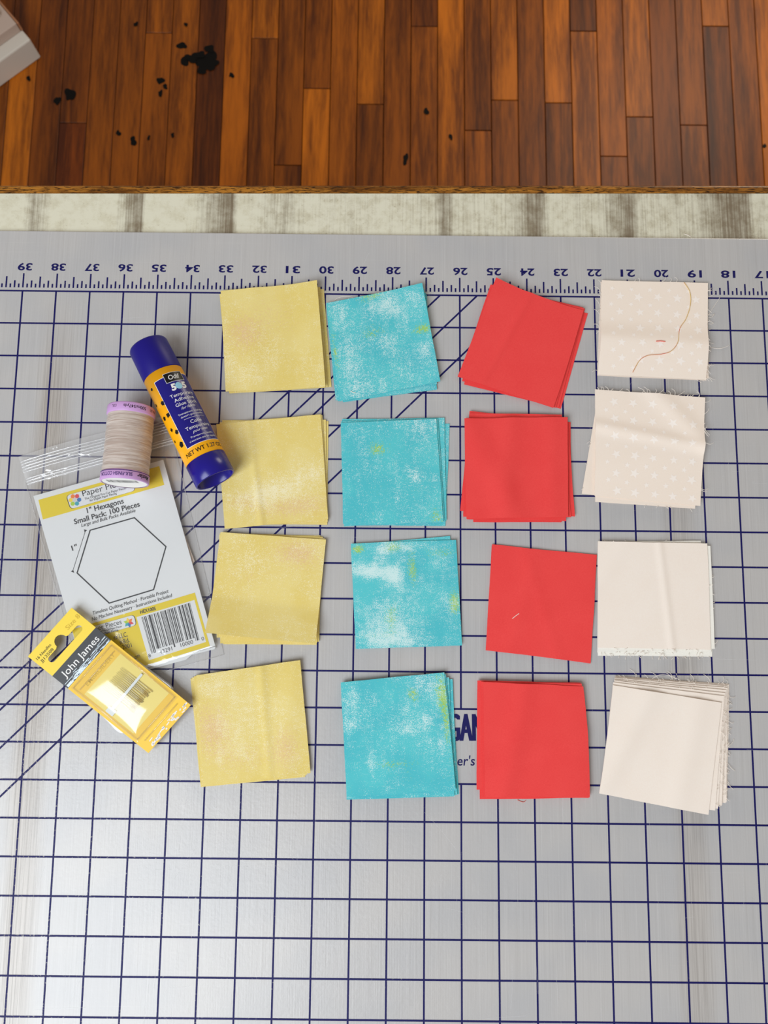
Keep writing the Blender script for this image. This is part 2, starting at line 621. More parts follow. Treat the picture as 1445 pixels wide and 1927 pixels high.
# joints (distance from the mat's top rule) and tone of each board segment, near to far
TONES = {'d': (0.55, 0.47, 0.36), 'm': (0.80, 0.73, 0.52), 'l': (1.40, 1.38, 0.95), 'r': (0.70, 0.52, 0.45), 'k': (0.38, 0.30, 0.28), 'o': (1.1, 1.03, 0.72)}
BOARDS = {0: ([], 'm'), 1: ([37.8], 'lm'), 2: ([], 'd'), 3: ([31.4], 'rd'), 4: ([], 'm'), 5: ([], 'm'), 6: ([39.8], 'mo'), 7: ([], 'o'), 8: ([], 'k'),
          9: ([], 'o'), 10: ([39.4], 'ml'), 11: ([27.8], 'mm'), 12: ([34.8], 'lm'), 13: ([], 'o'), 14: ([33.4], 'ml'), 15: ([], 'm'), 16: ([40.7], 'od'),
          17: ([], 'l'), 18: ([31.1], 'om'), 19: ([33.9], 'ml'), 20: ([], 'm'), 21: ([33.7], 'ml'), 22: ([40.4], 'ld'), 23: ([28.9], 'mo'), 24: ([32.5], 'ml'),
          25: ([], 'd'), 26: ([31.8], 'om'), 27: ([41.0], 'dl'), 28: ([], 'm'), 29: ([], 'l')}
XB = -30.3
WB = 2.268
for k in range(-14, 43):
    x0 = XB + (k - 1) * WB
    if k in BOARDS:
        j, tn = BOARDS[k]
        js = [-38 + random.uniform(-2, 30)] + list(j) + [random.uniform(52, 74), 90]
        seq = random.choice('mold') + tn + random.choice('molmd')
        while len(seq) < len(js):
            seq += 'm'
    else:
        js = sorted([random.uniform(-20, 10), random.uniform(16, 40), random.uniform(48, 78), 90])
        seq = ''.join(random.choice('mmold') for _ in js)
    y0 = -38.0
    for y1, c in zip(js, seq):
        g = Geo().box(-WB / 2 + 0.028, WB / 2 - 0.028, y0 + 0.035, y1 - 0.035, -0.75, 0.0)
        dy = (y0 + y1) / 2
        g.v = [(x, y - dy, z) for x, y, z in g.v]
        o = g.build('plank', 'plank', floor, (x0 + WB / 2, dy, FZ + random.uniform(-0.015, 0.0)))
        bevel(o, 0.03, 1)
        t = TONES[c]
        q = random.uniform(0.9, 1.1)
        o.color = (t[0] * q, t[1] * q, t[2] * q, 1)
        y0 = y1


def blot(cx, cy, rx, ry, z, seed, n=36, rough=0.26):
    r = random.Random(seed)
    ph = [r.uniform(0, 6.28) for _ in range(5)]
    pts = []
    for i in range(n):
        a = 2 * pi * i / n
        m = 1 + rough * sum(sin((q + 2) * a + ph[q]) / (q + 1.2) for q in range(4))
        pts.append((cx + rx * m * cos(a), cy + ry * m * sin(a), z))
    return pts


SP = [((-13.674, 37.349), 0.8, 0.8, 1), ((-15.387, 37.279), 0.45, 0.5, 2), ((-15.809, 38.614), 0.36, 0.36, 3), ((-17.459, 35.332), 0.28, 0.34, 4), ((-17.029, 34.797), 0.2, 0.22, 5),
      ((-17.401, 34.157), 0.2, 0.26, 6), ((-25.016, 33.970), 0.4, 0.62, 7), ((-26.052, 33.372), 0.24, 0.42, 8), ((-20.738, 30.480), 0.2, 0.24, 9), ((-19.454, 29.774), 0.26, 0.4, 10),
      ((-11.453, 35.894), 0.2, 0.24, 11), ((-28.617, 35.397), 0.16, 0.24, 12), ((-13.444, 38.344), 0.35, 0.4, 13), ((-19.807, 40.565), 0.16, 0.24, 14), ((3.323, 28.411), 0.2, 0.5, 15),
      ((5.039, 32.763), 0.18, 0.35, 16), ((7.095, 30.467), 0.16, 0.24, 17), ((33.352, 29.955), 0.14, 0.2, 18), ((-16.190, 30.341), 0.14, 0.2, 19), ((-18.180, 30.077), 0.12, 0.2, 20), ((-14.323, 37.738), 0.5, 0.35, 21), ((-13.113, 36.861), 0.45, 0.5, 22), ((-13.906, 36.407), 0.5, 0.4, 23), ((-14.846, 37.286), 0.5, 0.25, 24), ((-15.534, 40.566), 0.14, 0.2, 25)]
for (cx, cy), rx, ry, sd in SP:
    pts = blot(0, 0, rx, ry, 0, sd)
    mk('ink_stain', pts, [tuple(range(len(pts)))], 'ink_stain', floor, (cx, cy, FZ + 0.008 + 0.002 * sd))

# white painted plinth standing on the floor, its corner in view
CA, CB, CC = Vector((-27.681, 37.368)), Vector((-30.021, 35.375)), Vector((-30.140, 40.927))
e1 = (CB - CA).normalized()
e2 = Vector((e1.y, -e1.x))
if e2.dot(CC - CA) < 0:
    e2 = -e2
L1, L2 = 16.0, 11.0
pl = empty('painted_plinth', (CA.x, CA.y, FZ))
tag(pl, 'corner of a worn white painted wooden plinth standing on the floorboards', 'plinth')


def prect(u0, u1, v0, v1):
    return [tuple(e1 * u + e2 * v) for u, v in ((u0, v0), (u1, v0), (u1, v1), (u0, v1))]


recalc(bevel(Geo().prism(prect(0, L1, 0, L2), 0, 2.1).build('base', 'white_paint', pl), 0.12, 2))
recalc(bevel(Geo().prism(prect(0.15, L1, 1.05, L2), 2.1, 3.0).build('top_board', 'pink_board', pl), 0.08, 2))
recalc(bevel(Geo().prism(prect(-0.06, 0.12, 1.05, L2), 2.1, 2.9).build('edge_strip', 'bare_wood', pl), 0.03, 1))
recalc(bevel(Geo().prism(prect(0.7, L1, 2.3, L2), 3.0, 3.5).build('upper_panel', 'white_paint', pl), 0.1, 2))

# ------------------------------------------------------------------ cutting table
MT = 0.12                       # mat thickness; the mat's top face is z = 0
tb = empty('cutting_table', (0, 0, FZ))
tag(tb, 'cutting table with streaked cream laminate top and varnished oak edging', 'table')
E0, E1 = Vector((-9.971, 3.149)), Vector((13.422, 3.417))
ed = (E1 - E0).normalized()
en = Vector((-ed.y, ed.x))
A0, A1 = E0 - ed * 14, E1 + ed * 14
depth = 34.0


def tpoly(o0, o1):
    return [tuple(A0 + en * o0), tuple(A1 + en * o0), tuple(A1 + en * o1), tuple(A0 + en * o1)]


Geo().prism(tpoly(-depth, 0.0), -FZ - MT - 0.9, -FZ - MT).build('table_top', 'laminate', tb)
Lw = (A1 - A0).length
g = Geo()
prof = []
for i in range(13):
    a = pi / 2 - pi * i / 12
    prof.append((0.02 + 0.15 + 0.16 * cos(a), -0.19 + 0.20 * sin(a)))
prof = [(0.005, 0.01), (0.10, 0.012)] + prof + [(0.17, -0.92), (0.005, -0.92)]
n = len(prof)
vs = [tuple(A0 + en * y) + (z - FZ - MT,) for y, z in prof] + [tuple(A1 + en * y) + (z - FZ - MT,) for y, z in prof]
g.add(vs, [(i, (i + 1) % n, n + (i + 1) % n, n + i) for i in range(n)] + [tuple(range(n))[::-1], tuple(range(n, 2 * n))])
recalc(g.build('edge_strip', 'oak', tb, smooth=False))
for sx in (-20.0, 23.0):
    for sy in (-27.0, -1.5):
        lg = Geo().box(sx - 1.2, sx + 1.2, sy - 1.2, sy + 1.2, 0.0, -FZ - MT - 0.9)
        bevel(lg.build('leg', 'oak', tb), 0.1, 1)

# ------------------------------------------------------------------ cutting mat
X0, X1, Y0, Y1 = -15.0, 19.0, -24.6, 1.90
mt = mk('cutting_mat', *(lambda g: (g.v, g.f))(Geo().box(X0, X1, Y0, Y1, -MT, 0)), 'mat')
bevel(mt, 0.03, 2)
tag(mt, 'translucent white cutting mat ruled with a navy one-inch grid', 'cutting mat')
PZ = 0.004
LW = 0.050
BX = (1, 7, -14, -12)            # the lettering block in which the grid is left out
g = Geo()
for r in range(0, 25):
    y = -r
    if BX[2] < y < BX[3]:
        g.strip((X0, y), (BX[0], y), LW, PZ)
        g.strip((BX[1], y), (X1, y), LW, PZ)
    else:
        g.strip((X0, y), (X1, y), LW, PZ)
for c in range(-14, 19):
    if BX[0] < c < BX[1]:
        g.strip((c, -24.6), (c, BX[2]), LW, PZ * 0.8)
        g.strip((c, BX[3]), (c, 0), LW, PZ * 0.8)
    else:
        g.strip((c, -24.6), (c, 0), LW, PZ * 0.8)
g.build('grid_lines', 'ink', mt)
g = Geo()
rr = random.Random(21)
for k in range(150):
    x, y = rr.uniform(-8, 13.5), rr.uniform(-21, 1.7) if k % 3 else rr.uniform(-21, -12)
    a = rr.choice((pi / 2, pi / 2, pi / 2, 0.0)) + rr.gauss(0, 0.05 if k % 4 else 0.7)
    q = rr.uniform(0.3, 1.6)
    b = rr.uniform(-0.05, 0.05)
    p = [(x, y), (x + cos(a + b) * q * 0.5, y + sin(a + b) * q * 0.5), (x + cos(a) * q, y + sin(a) * q)]
    for m_, n_ in zip(p, p[1:]):
        if max(m_[1], n_[1]) < 1.8:
            g.strip(m_, n_, rr.uniform(0.006, 0.014), PZ * 1.3)
sc_ = g.build('scratches', 'scratch', mt)
sc_['kind'] = 'stuff'
g = Geo()
for c in (-2.0, -2.81, -3.42, -4.52, -5.9):
    xe = -c
    xs = -12.0 if c < -2.5 else -12.0
    g.strip((xs, xs + c), (xe, 0), LW * 1.05, PZ * 0.6)
g.build('diagonal_lines', 'ink', mt)
g = Geo()
for i in range(int(X0 * 8) + 1, int(X1 * 8)):
    x = i / 8
    top = 0.55 if i % 8 == 0 else 0.45 if i % 4 == 0 else 0.325 if i % 2 == 0 else 0.225
    g.strip((x, 0.105), (x, top), 0.046, PZ)
g.build('tick_marks', 'ink', mt)
for N in range(13, 44):
    g = Geo()
    w = 0.43
    cx = 30 - N + 0.02
    text_on(g, str(N), (cx + w / 2, 0.86), (cx - w / 2, 0.86), 0.22, PZ, bold=0.024)
    g.build('numeral', 'ink', mt)
g = Geo()
for k in range(4):
    sh = -0.03 + 0.02 * k
    a_, b_ = (3.657, -12.856), (4.637, -12.846)
    text_on(g, 'GAM', (a_[0] + sh, a_[1]), (b_[0] + sh, b_[1]), 0.74, PZ + 0.0008 * k)
g.build('lettering', 'solid_ink', mt)
g = Geo()
text_on(g, "ter's", (3.773, -13.512), (4.377, -13.506), 0.26, PZ, bold=0.008, slant=0.12)
g.build('lettering', 'ink', mt)


# ------------------------------------------------------------------ fabric squares
def smooth_noise(seed, n):
    r = random.Random(seed)
    a = [r.uniform(-1, 1) for _ in range(6)]
    ph = [r.uniform(0, 6.28) for _ in range(6)]
    return [sum(a[k] * sin((k + 1.3) * 2.2 * i / n + ph[k]) / (k + 1.5) for k in range(6)) + r.uniform(-0.18, 0.18) for i in range(n + 1)]


def blobs_at(bl, u, v):
    s = 0.0
    for (bu, bv, ru, rv, a) in bl:
        q = ((u - bu) / ru) ** 2 + ((v - bv) / rv) ** 2
        if q < 6:
            s += a * exp(-q)
    return min(s, 1.4)


def sheet(label, cs, z, mat, seed, group, n=14, folds=(), lifts=(0, 0, 0, 0), th=0.014, prints=None, edge=0.010, stars=None, bow=(0, 0, 0, 0)):
    TL, TR, BR, BL = [Vector(c) for c in cs]
    cx, cy = (TL + TR + BR + BL) / 4
    en_ = [smooth_noise(seed * 7 + k, n) for k in range(4)]

    def hz(u, v):
        h = 0.0
        for k, (a, b) in enumerate(((1 - u, 1 - v), (u, 1 - v), (u, v), (1 - u, v))):
            h += lifts[k] * max(0.0, a + b - 1.0) ** 2
        for f in folds:
            t = f[0] * u + f[1] * v - f[2]
            if len(f) > 5:
                h += f[3] * exp(-(t / f[4]) ** 2)
            else:
                h += f[3] * f[4] * math.log1p(exp(max(-40, min(40, t / f[4]))))
        return h

    def pos(u, v):
        p = (TL * (1 - u) + TR * u) * (1 - v) + (BL * (1 - u) + BR * u) * v
        i, j = u * n, v * n
        def s(k, t):
            q = min(int(t), n - 1)
            return en_[k][q] * (1 - t + q) + en_[k][q + 1] * (t - q)
        ew = edge
        p = p + Vector((0, 1)) * (ew * s(0, i) * (1 - v) ** 4 + ew * s(1, i) * v ** 4) + Vector((1, 0)) * (ew * s(2, j) * (1 - u) ** 4 + ew * s(3, j) * u ** 4)
        b = 4 * u * (1 - u)
        c = 4 * v * (1 - v)
        p = p + Vector((0, 1)) * (bow[0] * b * (1 - v) + bow[2] * b * v) + Vector((1, 0)) * (bow[3] * c * (1 - u) + bow[1] * c * u)
        return p
    m = n + 1
    top, bot = [], []
    for j in range(m):
        for i in range(m):
            u, v = i / n, j / n
            p = pos(u, v)
            h = z + hz(u, v)
            top.append((p.x - cx, p.y - cy, h))
            bot.append((p.x - cx, p.y - cy, h - th))
    fs = []
    o2 = m * m
    for j in range(n):
        for i in range(n):
            a = j * m + i
            fs.append((a, a + m, a + m + 1, a + 1))
            fs.append((o2 + a, o2 + a + 1, o2 + a + m + 1, o2 + a + m))
    ring = [i for i in range(m)] + [j * m + n for j in range(1, m)] + [n * m + i for i in range(n - 1, -1, -1)] + [j * m for j in range(n - 1, 0, -1)]
    for a, b in zip(ring, ring[1:] + ring[:1]):
        fs.append((a, b, o2 + b, o2 + a))
    o = mk('fabric_square', top + bot, fs, mat, None, (cx, cy, 0.0), True)
    # crisp cut edges
    me = o.data
    me.set_sharp_from_angle(angle=radians(40))
    nq = 2 * n * n
    for k_, p_ in enumerate(me.polygons):
        if k_ >= nq:
            p_.use_smooth = False
    if prints:
        at = me.color_attributes.new('print', 'FLOAT_COLOR', 'POINT')
        vals = []
        for _ in range(2):
            for j in range(m):
                for i in range(m):
                    u, v = i / n, j / n
                    vals += [blobs_at(prints.get('w', ()), u, v), blobs_at(prints.get('g', ()), u, v), blobs_at(prints.get('p', ()), u, v), 1.0]
        at.data.foreach_set('color', vals)
    tag(o, label, 'fabric', group)
    if stars:
        g = Geo()
        for (su, sv, r, a) in stars:
            pc = pos(su, sv)
            pts = []
            for q in range(10):
                rr = r if q % 2 == 0 else r * 0.42
                an = a + pi * q / 5
                x, y = pc.x + rr * cos(an), pc.y + rr * sin(an)
                uu = min(1, max(0, su + (x - pc.x) / 3.1))
                vv = min(1, max(0, sv - (y - pc.y) / 3.1))
                if not (0.004 < su + (x - pc.x) / 3.1 < 0.996 and 0.004 < sv - (y - pc.y) / 3.1 < 0.996):
                    pts = []
                    break
                pts.append((x - cx, y - cy, z + hz(uu, vv) + 0.004))
            if pts:
                g.add(pts + [(pc.x - cx, pc.y - cy, z + hz(su, sv) + 0.004)], [(q, (q + 1) % 10, 10) for q in range(10)])
        g.build('star_print', 'star', o)
    o_pos[o.name] = (pos, hz, z, cx, cy)
    return o


o_pos = {}


def fray(o, edges, n, seed, length=(0.08, 0.35), mat='pale_thread'):
    """loose yarns standing off the cut edges of a square: t=0, r=1, b=2, l=3"""
    pos, hz, z, cx, cy = o_pos[o.name]
    r = random.Random(seed)
    g = Geo()
    for _ in range(n):
        e = r.choice(edges)
        t = r.uniform(0.02, 0.98)
        u, v = ((t, 0.003), (0.997, t), (t, 0.997), (0.003, t))[e]
        p = pos(u, v)
        out = ((0, 1), (1, 0), (0, -1), (-1, 0))[e]
        al = (out[1], -out[0])
        Ln = r.uniform(*length)
        bend = r.uniform(-1.3, 1.3)
        pts = []
        for i in range(6):
            s = i / 5
            off = Ln * (0.25 + 0.35 * abs(cos(bend))) * s
            sl = Ln * sin(bend) * s + 0.15 * Ln * sin(3 * s + bend)
            pts.append((p.x - cx + out[0] * off + al[0] * sl, p.y - cy + out[1] * off + al[1] * sl, z + hz(u, v) - 0.002 + 0.03 * sin(pi * s) + r.uniform(0, 0.006)))
        g.tube(pts, 0.0055, 4)
    f = g.build('frayed_threads', mat, o)
    f['kind'] = 'stuff'
    return f


ORD = ['top', 'second', 'third', 'fourth', 'fifth', 'sixth', 'seventh', 'eighth']
ROWS = ['uppermost', 'second', 'third', 'lowest']


def stack(kind, row, mat, desc, toplabel, layers, sp=0.036, seed=1, **kw):
    """layers: corner lists from the topmost square down to the one on the mat"""
    nl = len(layers)
    out = []
    for i, cs in enumerate(layers):
        z = 0.02 + (nl - 1 - i) * sp
        lab = toplabel if i == 0 else f'{desc}, {ORD[i]} from the top in the {ROWS[row]} {kind} stack'
        a = dict(n=14)
        if i == 0:
            a = dict(kw)
            a.setdefault('n', 48)
        elif 'under' in kw and False:
            pass
        out.append(sheet(lab, cs, z, mat, seed * 31 + i, f'{kind} squares, {ROWS[row]} stack', **a))
    return out


def shifted(cs, dx, dy, rot=0.0):
    c = sum((Vector(p) for p in cs), Vector((0, 0))) / 4
    out = []
    for p in cs:
        d = Vector(p) - c
        out.append((c.x + dx + d.x * cos(rot) - d.y * sin(rot), c.y + dy + d.x * sin(rot) + d.y * cos(rot)))
    return out


R1 = radians(1.0)
ydesc, tdesc, cdesc, wdesc = 'mottled yellow cotton square', 'mottled turquoise cotton square', 'plain coral cotton square', 'plain cream cotton square'

# --- yellow column
Y1c = [(-3.084, 0.006), (-0.224, 0.299), (0.079, -2.903), (-2.817, -3.062)]
stack('yellow', 0, 'yellow', ydesc, 'mottled yellow cotton square with a vertical crease, on top beneath the 31 mark',
      [Y1c, [(-3.123, -0.082), (-0.269, 0.224), (0.067, -2.901), (-2.725, -3.105)], [(-3.006, -0.042), (-0.150, 0.185), (0.143, -2.871), (-2.703, -3.055)], [(-2.941, -0.054), (-0.041, 0.152), (0.239, -2.851), (-2.681, -3.030)]],
      seed=1, lifts=(0.0, 0.10, 0, 0), folds=[(1, 0, 0.73, 0.32, 0.015), (1, 0.1, 0.35, 0.03, 0.12, 'r')],
      prints={'p': [(0.2, 0.45, 0.2, 0.2, 0.7), (0.55, 0.3, 0.3, 0.3, 0.3)], 'w': [(0.2, 0.85, 0.25, 0.15, 0.6), (0.85, 0.75, 0.12, 0.2, 0.4)]}, bow=(0.0, 0, 0, 0))
Y2c = [(-3.050, -4.030), (-0.048, -3.710), (0.233, -6.771), (-2.690, -7.070)]
stack('yellow', 1, 'yellow', ydesc, 'mottled yellow cotton square with a pale brushed band, touching the glue stick base',
      [Y2c, [(-2.969, -3.967), (0.000, -3.720), (0.217, -6.832), (-2.631, -6.974)], [(-2.901, -3.896), (0.093, -3.847), (0.205, -6.869), (-2.619, -6.919)], [(-2.778, -3.913), (0.174, -3.881), (0.194, -6.911), (-2.564, -6.935)]],
      seed=2, folds=[(1, -0.06, 0.30, 0.05, 0.03, 'r')], lifts=(0, 0, 0, 0.04),
      prints={'w': [(0.55, 0.68, 0.35, 0.10, 0.9), (0.85, 0.55, 0.2, 0.08, 0.7), (0.3, 0.8, 0.3, 0.12, 0.5)], 'p': [(0.7, 0.85, 0.4, 0.12, 0.7), (0.2, 0.75, 0.2, 0.1, 0.5)]})
Y3c = [(-2.807, -7.157), (0.179, -7.354), (-0.034, -10.241), (-3.049, -9.983)]
stack('yellow', 2, 'yellow', ydesc, 'golden yellow cotton square creased across its lower half, beside the barcode',
      [Y3c, [(-2.855, -7.229), (0.132, -7.318), (-0.000, -10.221), (-2.807, -10.113)], [(-2.852, -7.193), (0.085, -7.261), (0.040, -10.200), (-2.716, -10.281)], [(-2.761, -7.178), (0.016, -7.215), (-0.036, -10.286), (-2.631, -10.297)]],
      seed=3, folds=[(-0.05, 1, 0.63, 0.80, 0.02)], lifts=(0, 0, 0, 0.10),
      prints={'p': [(0.75, 0.15, 0.25, 0.15, 0.8), (0.3, 0.4, 0.2, 0.2, 0.3)], 'w': [(0.85, 0.15, 0.2, 0.12, 0.5), (0.3, 0.25, 0.3, 0.2, 0.4)]})
Y4c = [(-3.325, -11.151), (-0.461, -10.707), (-0.111, -13.730), (-2.998, -14.093)]
stack('yellow', 3, 'yellow', ydesc, 'mottled yellow cotton square below right of the needle packet, on its stack',
      [Y4c, [(-3.402, -11.183), (-0.526, -10.761), (-0.203, -13.781), (-3.051, -14.102)], [(-3.464, -11.219), (-0.585, -10.819), (-0.250, -13.820), (-3.069, -14.119)], [(-3.516, -11.256), (-0.634, -10.855), (-0.263, -13.853), (-3.097, -14.142)]],
      seed=4, folds=[(1, 0, 0.62, 0.035, 0.04, 'r'), (1, 0.2, 0.95, 0.04, 0.12, 'r')],
      prints={'p': [(0.12, 0.5, 0.2, 0.25, 0.8), (0.8, 0.75, 0.15, 0.25, 0.6), (0.4, 0.8, 0.3, 0.15, 0.4)], 'w': [(0.5, 0.35, 0.3, 0.2, 0.5), (0.12, 0.1, 0.2, 0.1, 0.6), (0.25, 0.65, 0.2, 0.25, 0.4)]})

# --- turquoise column
T1c = [(0.042, -0.337), (2.870, 0.265), (3.411, -2.704), (0.500, -3.309)]
T = stack('turquoise', 0, 'turquoise', tdesc, 'flecked turquoise cotton square tilted on its stack beneath the 28 mark',
      [T1c, [(0.039, -0.362), (2.935, 0.143), (3.320, -2.754), (0.379, -3.274)], [(0.053, -0.381), (2.977, 0.052), (3.322, -2.913), (0.437, -3.285)], [(0.082, -0.441), (3.019, 0.002), (3.196, -2.915), (0.583, -3.305)]],
      seed=5, lifts=(0, 0.08, 0, 0), folds=[(1, 0, 0.72, 0.22, 0.02)], prints={'w': [(0.12, 0.15, 0.12, 0.2, 0.7), (0.6, 0.15, 0.2, 0.15, 0.8), (0.15, 0.7, 0.12, 0.3, 0.7), (0.9, 0.1, 0.1, 0.1, 0.7), (0.9, 0.65, 0.12, 0.1, 1.0), (0.55, 0.5, 0.2, 0.1, 0.5), (0.5, 0.8, 0.3, 0.15, 0.3)],
              'g': [(0.92, 0.45, 0.10, 0.06, 0.9), (0.45, 0.02, 0.12, 0.05, 0.7), (0.45, 0.38, 0.15, 0.08, 0.5), (0.02, 0.5, 0.03, 0.3, 0.7)]})
T2c = [(0.534, -3.944), (3.305, -3.810), (3.494, -6.797), (0.678, -6.958)]
stack('turquoise', 1, 'turquoise', tdesc, 'flecked turquoise cotton square on the neat stack right of the glue stick base',
      [T2c, [(0.546, -3.892), (3.348, -3.799), (3.542, -6.797), (0.660, -6.888)], [(0.569, -3.826), (3.535, -3.747), (3.600, -6.757), (0.647, -6.844)], [(0.861, -3.884), (3.696, -3.921), (3.572, -6.906), (0.758, -6.920)]],
      seed=6, prints={'g': [(0.38, 0.28, 0.12, 0.08, 0.75), (0.95, 0.95, 0.1, 0.1, 0.5)], 'w': [(0.1, 0.55, 0.1, 0.1, 0.5), (0.75, 0.55, 0.06, 0.06, 0.9), (0.95, 0.58, 0.06, 0.05, 0.8), (0.55, 0.6, 0.05, 0.2, 0.5), (0.35, 0.9, 0.05, 0.15, 0.5), (0.85, 0.1, 0.1, 0.1, 0.5)]})
T3c = [(0.894, -7.442), (3.864, -7.312), (4.028, -10.263), (1.063, -10.388)]
stack('turquoise', 2, 'turquoise', tdesc, 'turquoise cotton square with a bold white brushed patch at upper left',
      [T3c, [(0.903, -7.470), (3.704, -7.201), (3.979, -10.202), (1.077, -10.358)], [(0.924, -7.478), (3.805, -7.339), (3.992, -10.245), (1.077, -10.380)]],
      seed=7, prints={'w': [(0.08, 0.26, 0.14, 0.07, 1.3), (0.25, 0.29, 0.13, 0.06, 1.4), (0.40, 0.32, 0.06, 0.10, 1.4), (0.5, 0.05, 0.2, 0.05, 0.8), (0.28, 0.08, 0.05, 0.12, 0.8), (0.85, 0.2, 0.12, 0.12, 0.5), (0.3, 0.75, 0.25, 0.2, 0.65), (0.2, 0.93, 0.3, 0.1, 0.6), (0.6, 0.95, 0.3, 0.08, 0.5), (0.9, 0.6, 0.1, 0.1, 0.6)],
              'g': [(0.06, 0.06, 0.07, 0.05, 1.0), (0.4, 0.05, 0.1, 0.06, 0.8), (0.95, 0.6, 0.06, 0.12, 1.0), (0.57, 0.25, 0.05, 0.2, 0.7), (0.35, 0.75, 0.08, 0.2, 0.6), (0.85, 0.12, 0.15, 0.06, 0.5), (0.15, 0.88, 0.2, 0.03, 0.5)]})
T4c = [(0.671, -11.309), (3.529, -10.995), (3.836, -14.105), (0.887, -14.338)]
stack('turquoise', 3, 'turquoise', tdesc, 'turquoise cotton square with lime and white flecks, covering part of the mat lettering',
      [T4c, [(0.687, -11.340), (3.566, -11.054), (3.856, -14.145), (0.886, -14.379)], [(0.708, -11.376), (3.660, -11.144), (3.819, -14.313), (0.885, -14.412)], [(0.741, -11.389), (3.765, -11.190), (3.884, -14.276), (0.917, -14.403)], [(0.798, -11.447), (3.745, -11.226), (3.937, -14.261), (1.016, -14.387)]],
      seed=8, prints={'g': [(0.68, 0.17, 0.06, 0.07, 0.85), (0.95, 0.2, 0.08, 0.2, 0.8), (0.97, 0.5, 0.03, 0.3, 0.6), (0.5, 0.75, 0.25, 0.04, 0.5)], 'w': [(0.08, 0.38, 0.1, 0.08, 0.8), (0.6, 0.46, 0.08, 0.05, 0.7), (0.80, 0.40, 0.07, 0.06, 0.85), (0.85, 0.12, 0.15, 0.12, 0.6), (0.25, 0.75, 0.04, 0.15, 0.7), (0.08, 0.15, 0.1, 0.1, 0.5), (0.6, 0.3, 0.04, 0.12, 0.5), (0.45, 0.92, 0.05, 0.05, 0.6)]})

# --- coral column
C1c = [(5.038, 0.434), (7.635, -0.485), (6.682, -3.456), (3.922, -2.543)]
stack('coral', 0, 'coral', cdesc, 'coral cotton square turned askew with a raised corner beneath the 25 mark',
      [C1c, [(4.904, 0.304), (7.661, -0.420), (6.715, -3.420), (3.968, -2.536)], [(4.895, 0.287), (7.643, -0.373), (6.768, -3.426), (4.048, -2.653)], [(4.948, 0.243), (7.699, -0.399), (6.864, -3.417), (4.117, -2.742)], [(4.988, 0.193), (7.795, -0.526), (6.931, -3.433), (4.192, -2.720)]],
      seed=9, lifts=(0.16, 0, 0, 0), folds=[(1, 0.15, 0.40, 0.03, 0.04, 'r'), (1, 0.9, 0.55, 0.04, 0.2, 'r')], bow=(-0.07, 0.02, 0, 0))
C2c = [(4.088, -3.815), (7.081, -3.727), (7.036, -6.648), (4.154, -6.720)]
stack('coral', 1, 'coral', cdesc, 'coral cotton square with soft folds, topmost of the untidy second coral stack',
      [C2c, [(4.163, -3.775), (7.069, -3.768), (6.982, -6.745), (4.175, -6.728)], [(4.274, -3.632), (6.936, -3.639), (7.132, -6.640), (4.061, -6.643)], [(4.272, -3.556), (7.118, -3.838), (7.257, -6.605), (3.977, -6.474)], [(4.269, -3.677), (7.196, -3.842), (7.184, -6.542), (4.068, -6.605)], [(4.320, -3.699), (7.167, -3.883), (6.892, -6.761), (4.364, -6.794)]],
      seed=10, folds=[(1, 0.1, 0.45, 0.07, 0.12, 'r'), (1, -0.5, 0.0, 0.06, 0.15, 'r'), (1, 0, 0.85, 0.04, 0.1, 'r')])
C3c = [(4.895, -7.422), (7.859, -7.695), (7.606, -10.722), (4.687, -10.385)]
stack('coral', 2, 'coral', cdesc, 'flat coral cotton square with a pale snippet of thread lying on it',
      [C3c, [(4.887, -7.466), (7.843, -7.728), (7.615, -10.696), (4.714, -10.375)]], seed=11, folds=[(1, 0.2, 0.42, 0.02, 0.08, 'r'), (0.3, 1, 0.8, 0.02, 0.12, 'r'), (1, -0.4, 0.3, 0.015, 0.07, 'r')])
C4c = [(4.596, -11.248), (7.355, -11.337), (7.456, -14.272), (4.620, -14.284)]
stack('coral', 3, 'coral', cdesc, 'coral cotton square with a bulging right edge, covering part of the mat lettering',
      [C4c, [(4.543, -11.240), (7.313, -11.268), (7.436, -14.294), (4.579, -14.301)], [(4.445, -11.216), (7.304, -11.242), (7.392, -14.119), (4.405, -14.116)], [(4.459, -11.274), (7.288, -11.273), (7.451, -14.307), (4.497, -14.369)], [(4.480, -11.304), (7.249, -11.298), (7.414, -14.304), (4.512, -14.365)], [(4.512, -11.362), (7.255, -11.356), (7.389, -14.289), (4.549, -14.360)]],
      seed=12, folds=[(1, 0.25, 0.42, 0.06, 0.12, 'r'), (0.3, 1, 0.75, 0.03, 0.1, 'r'), (1, 0, 0.9, -0.16, 0.04)], lifts=(0.0, 0.0, 0, 0), bow=(0, 0.045, 0, 0))


# --- cream column
def star_grid(seed, rot=0.0, vshift=0.0):
    r = random.Random(seed)
    st = []
    for j in range(14):
        big = j % 2 == 0
        for i in range(-1, 7):
            u = (i + (0.55 if big else 0.12)) * 0.178 + 0.07 + j * 0.004
            v = vshift + j * 0.083 + u * 0.01
            st.append((u + r.uniform(-0.008, 0.008), v + r.uniform(-0.008, 0.008), (0.145 if big else 0.088) * r.uniform(0.9, 1.1), r.uniform(0, 6.28)))
    return [s for s in st if -0.02 < s[0] < 1.02 and -0.02 < s[1] < 1.02]


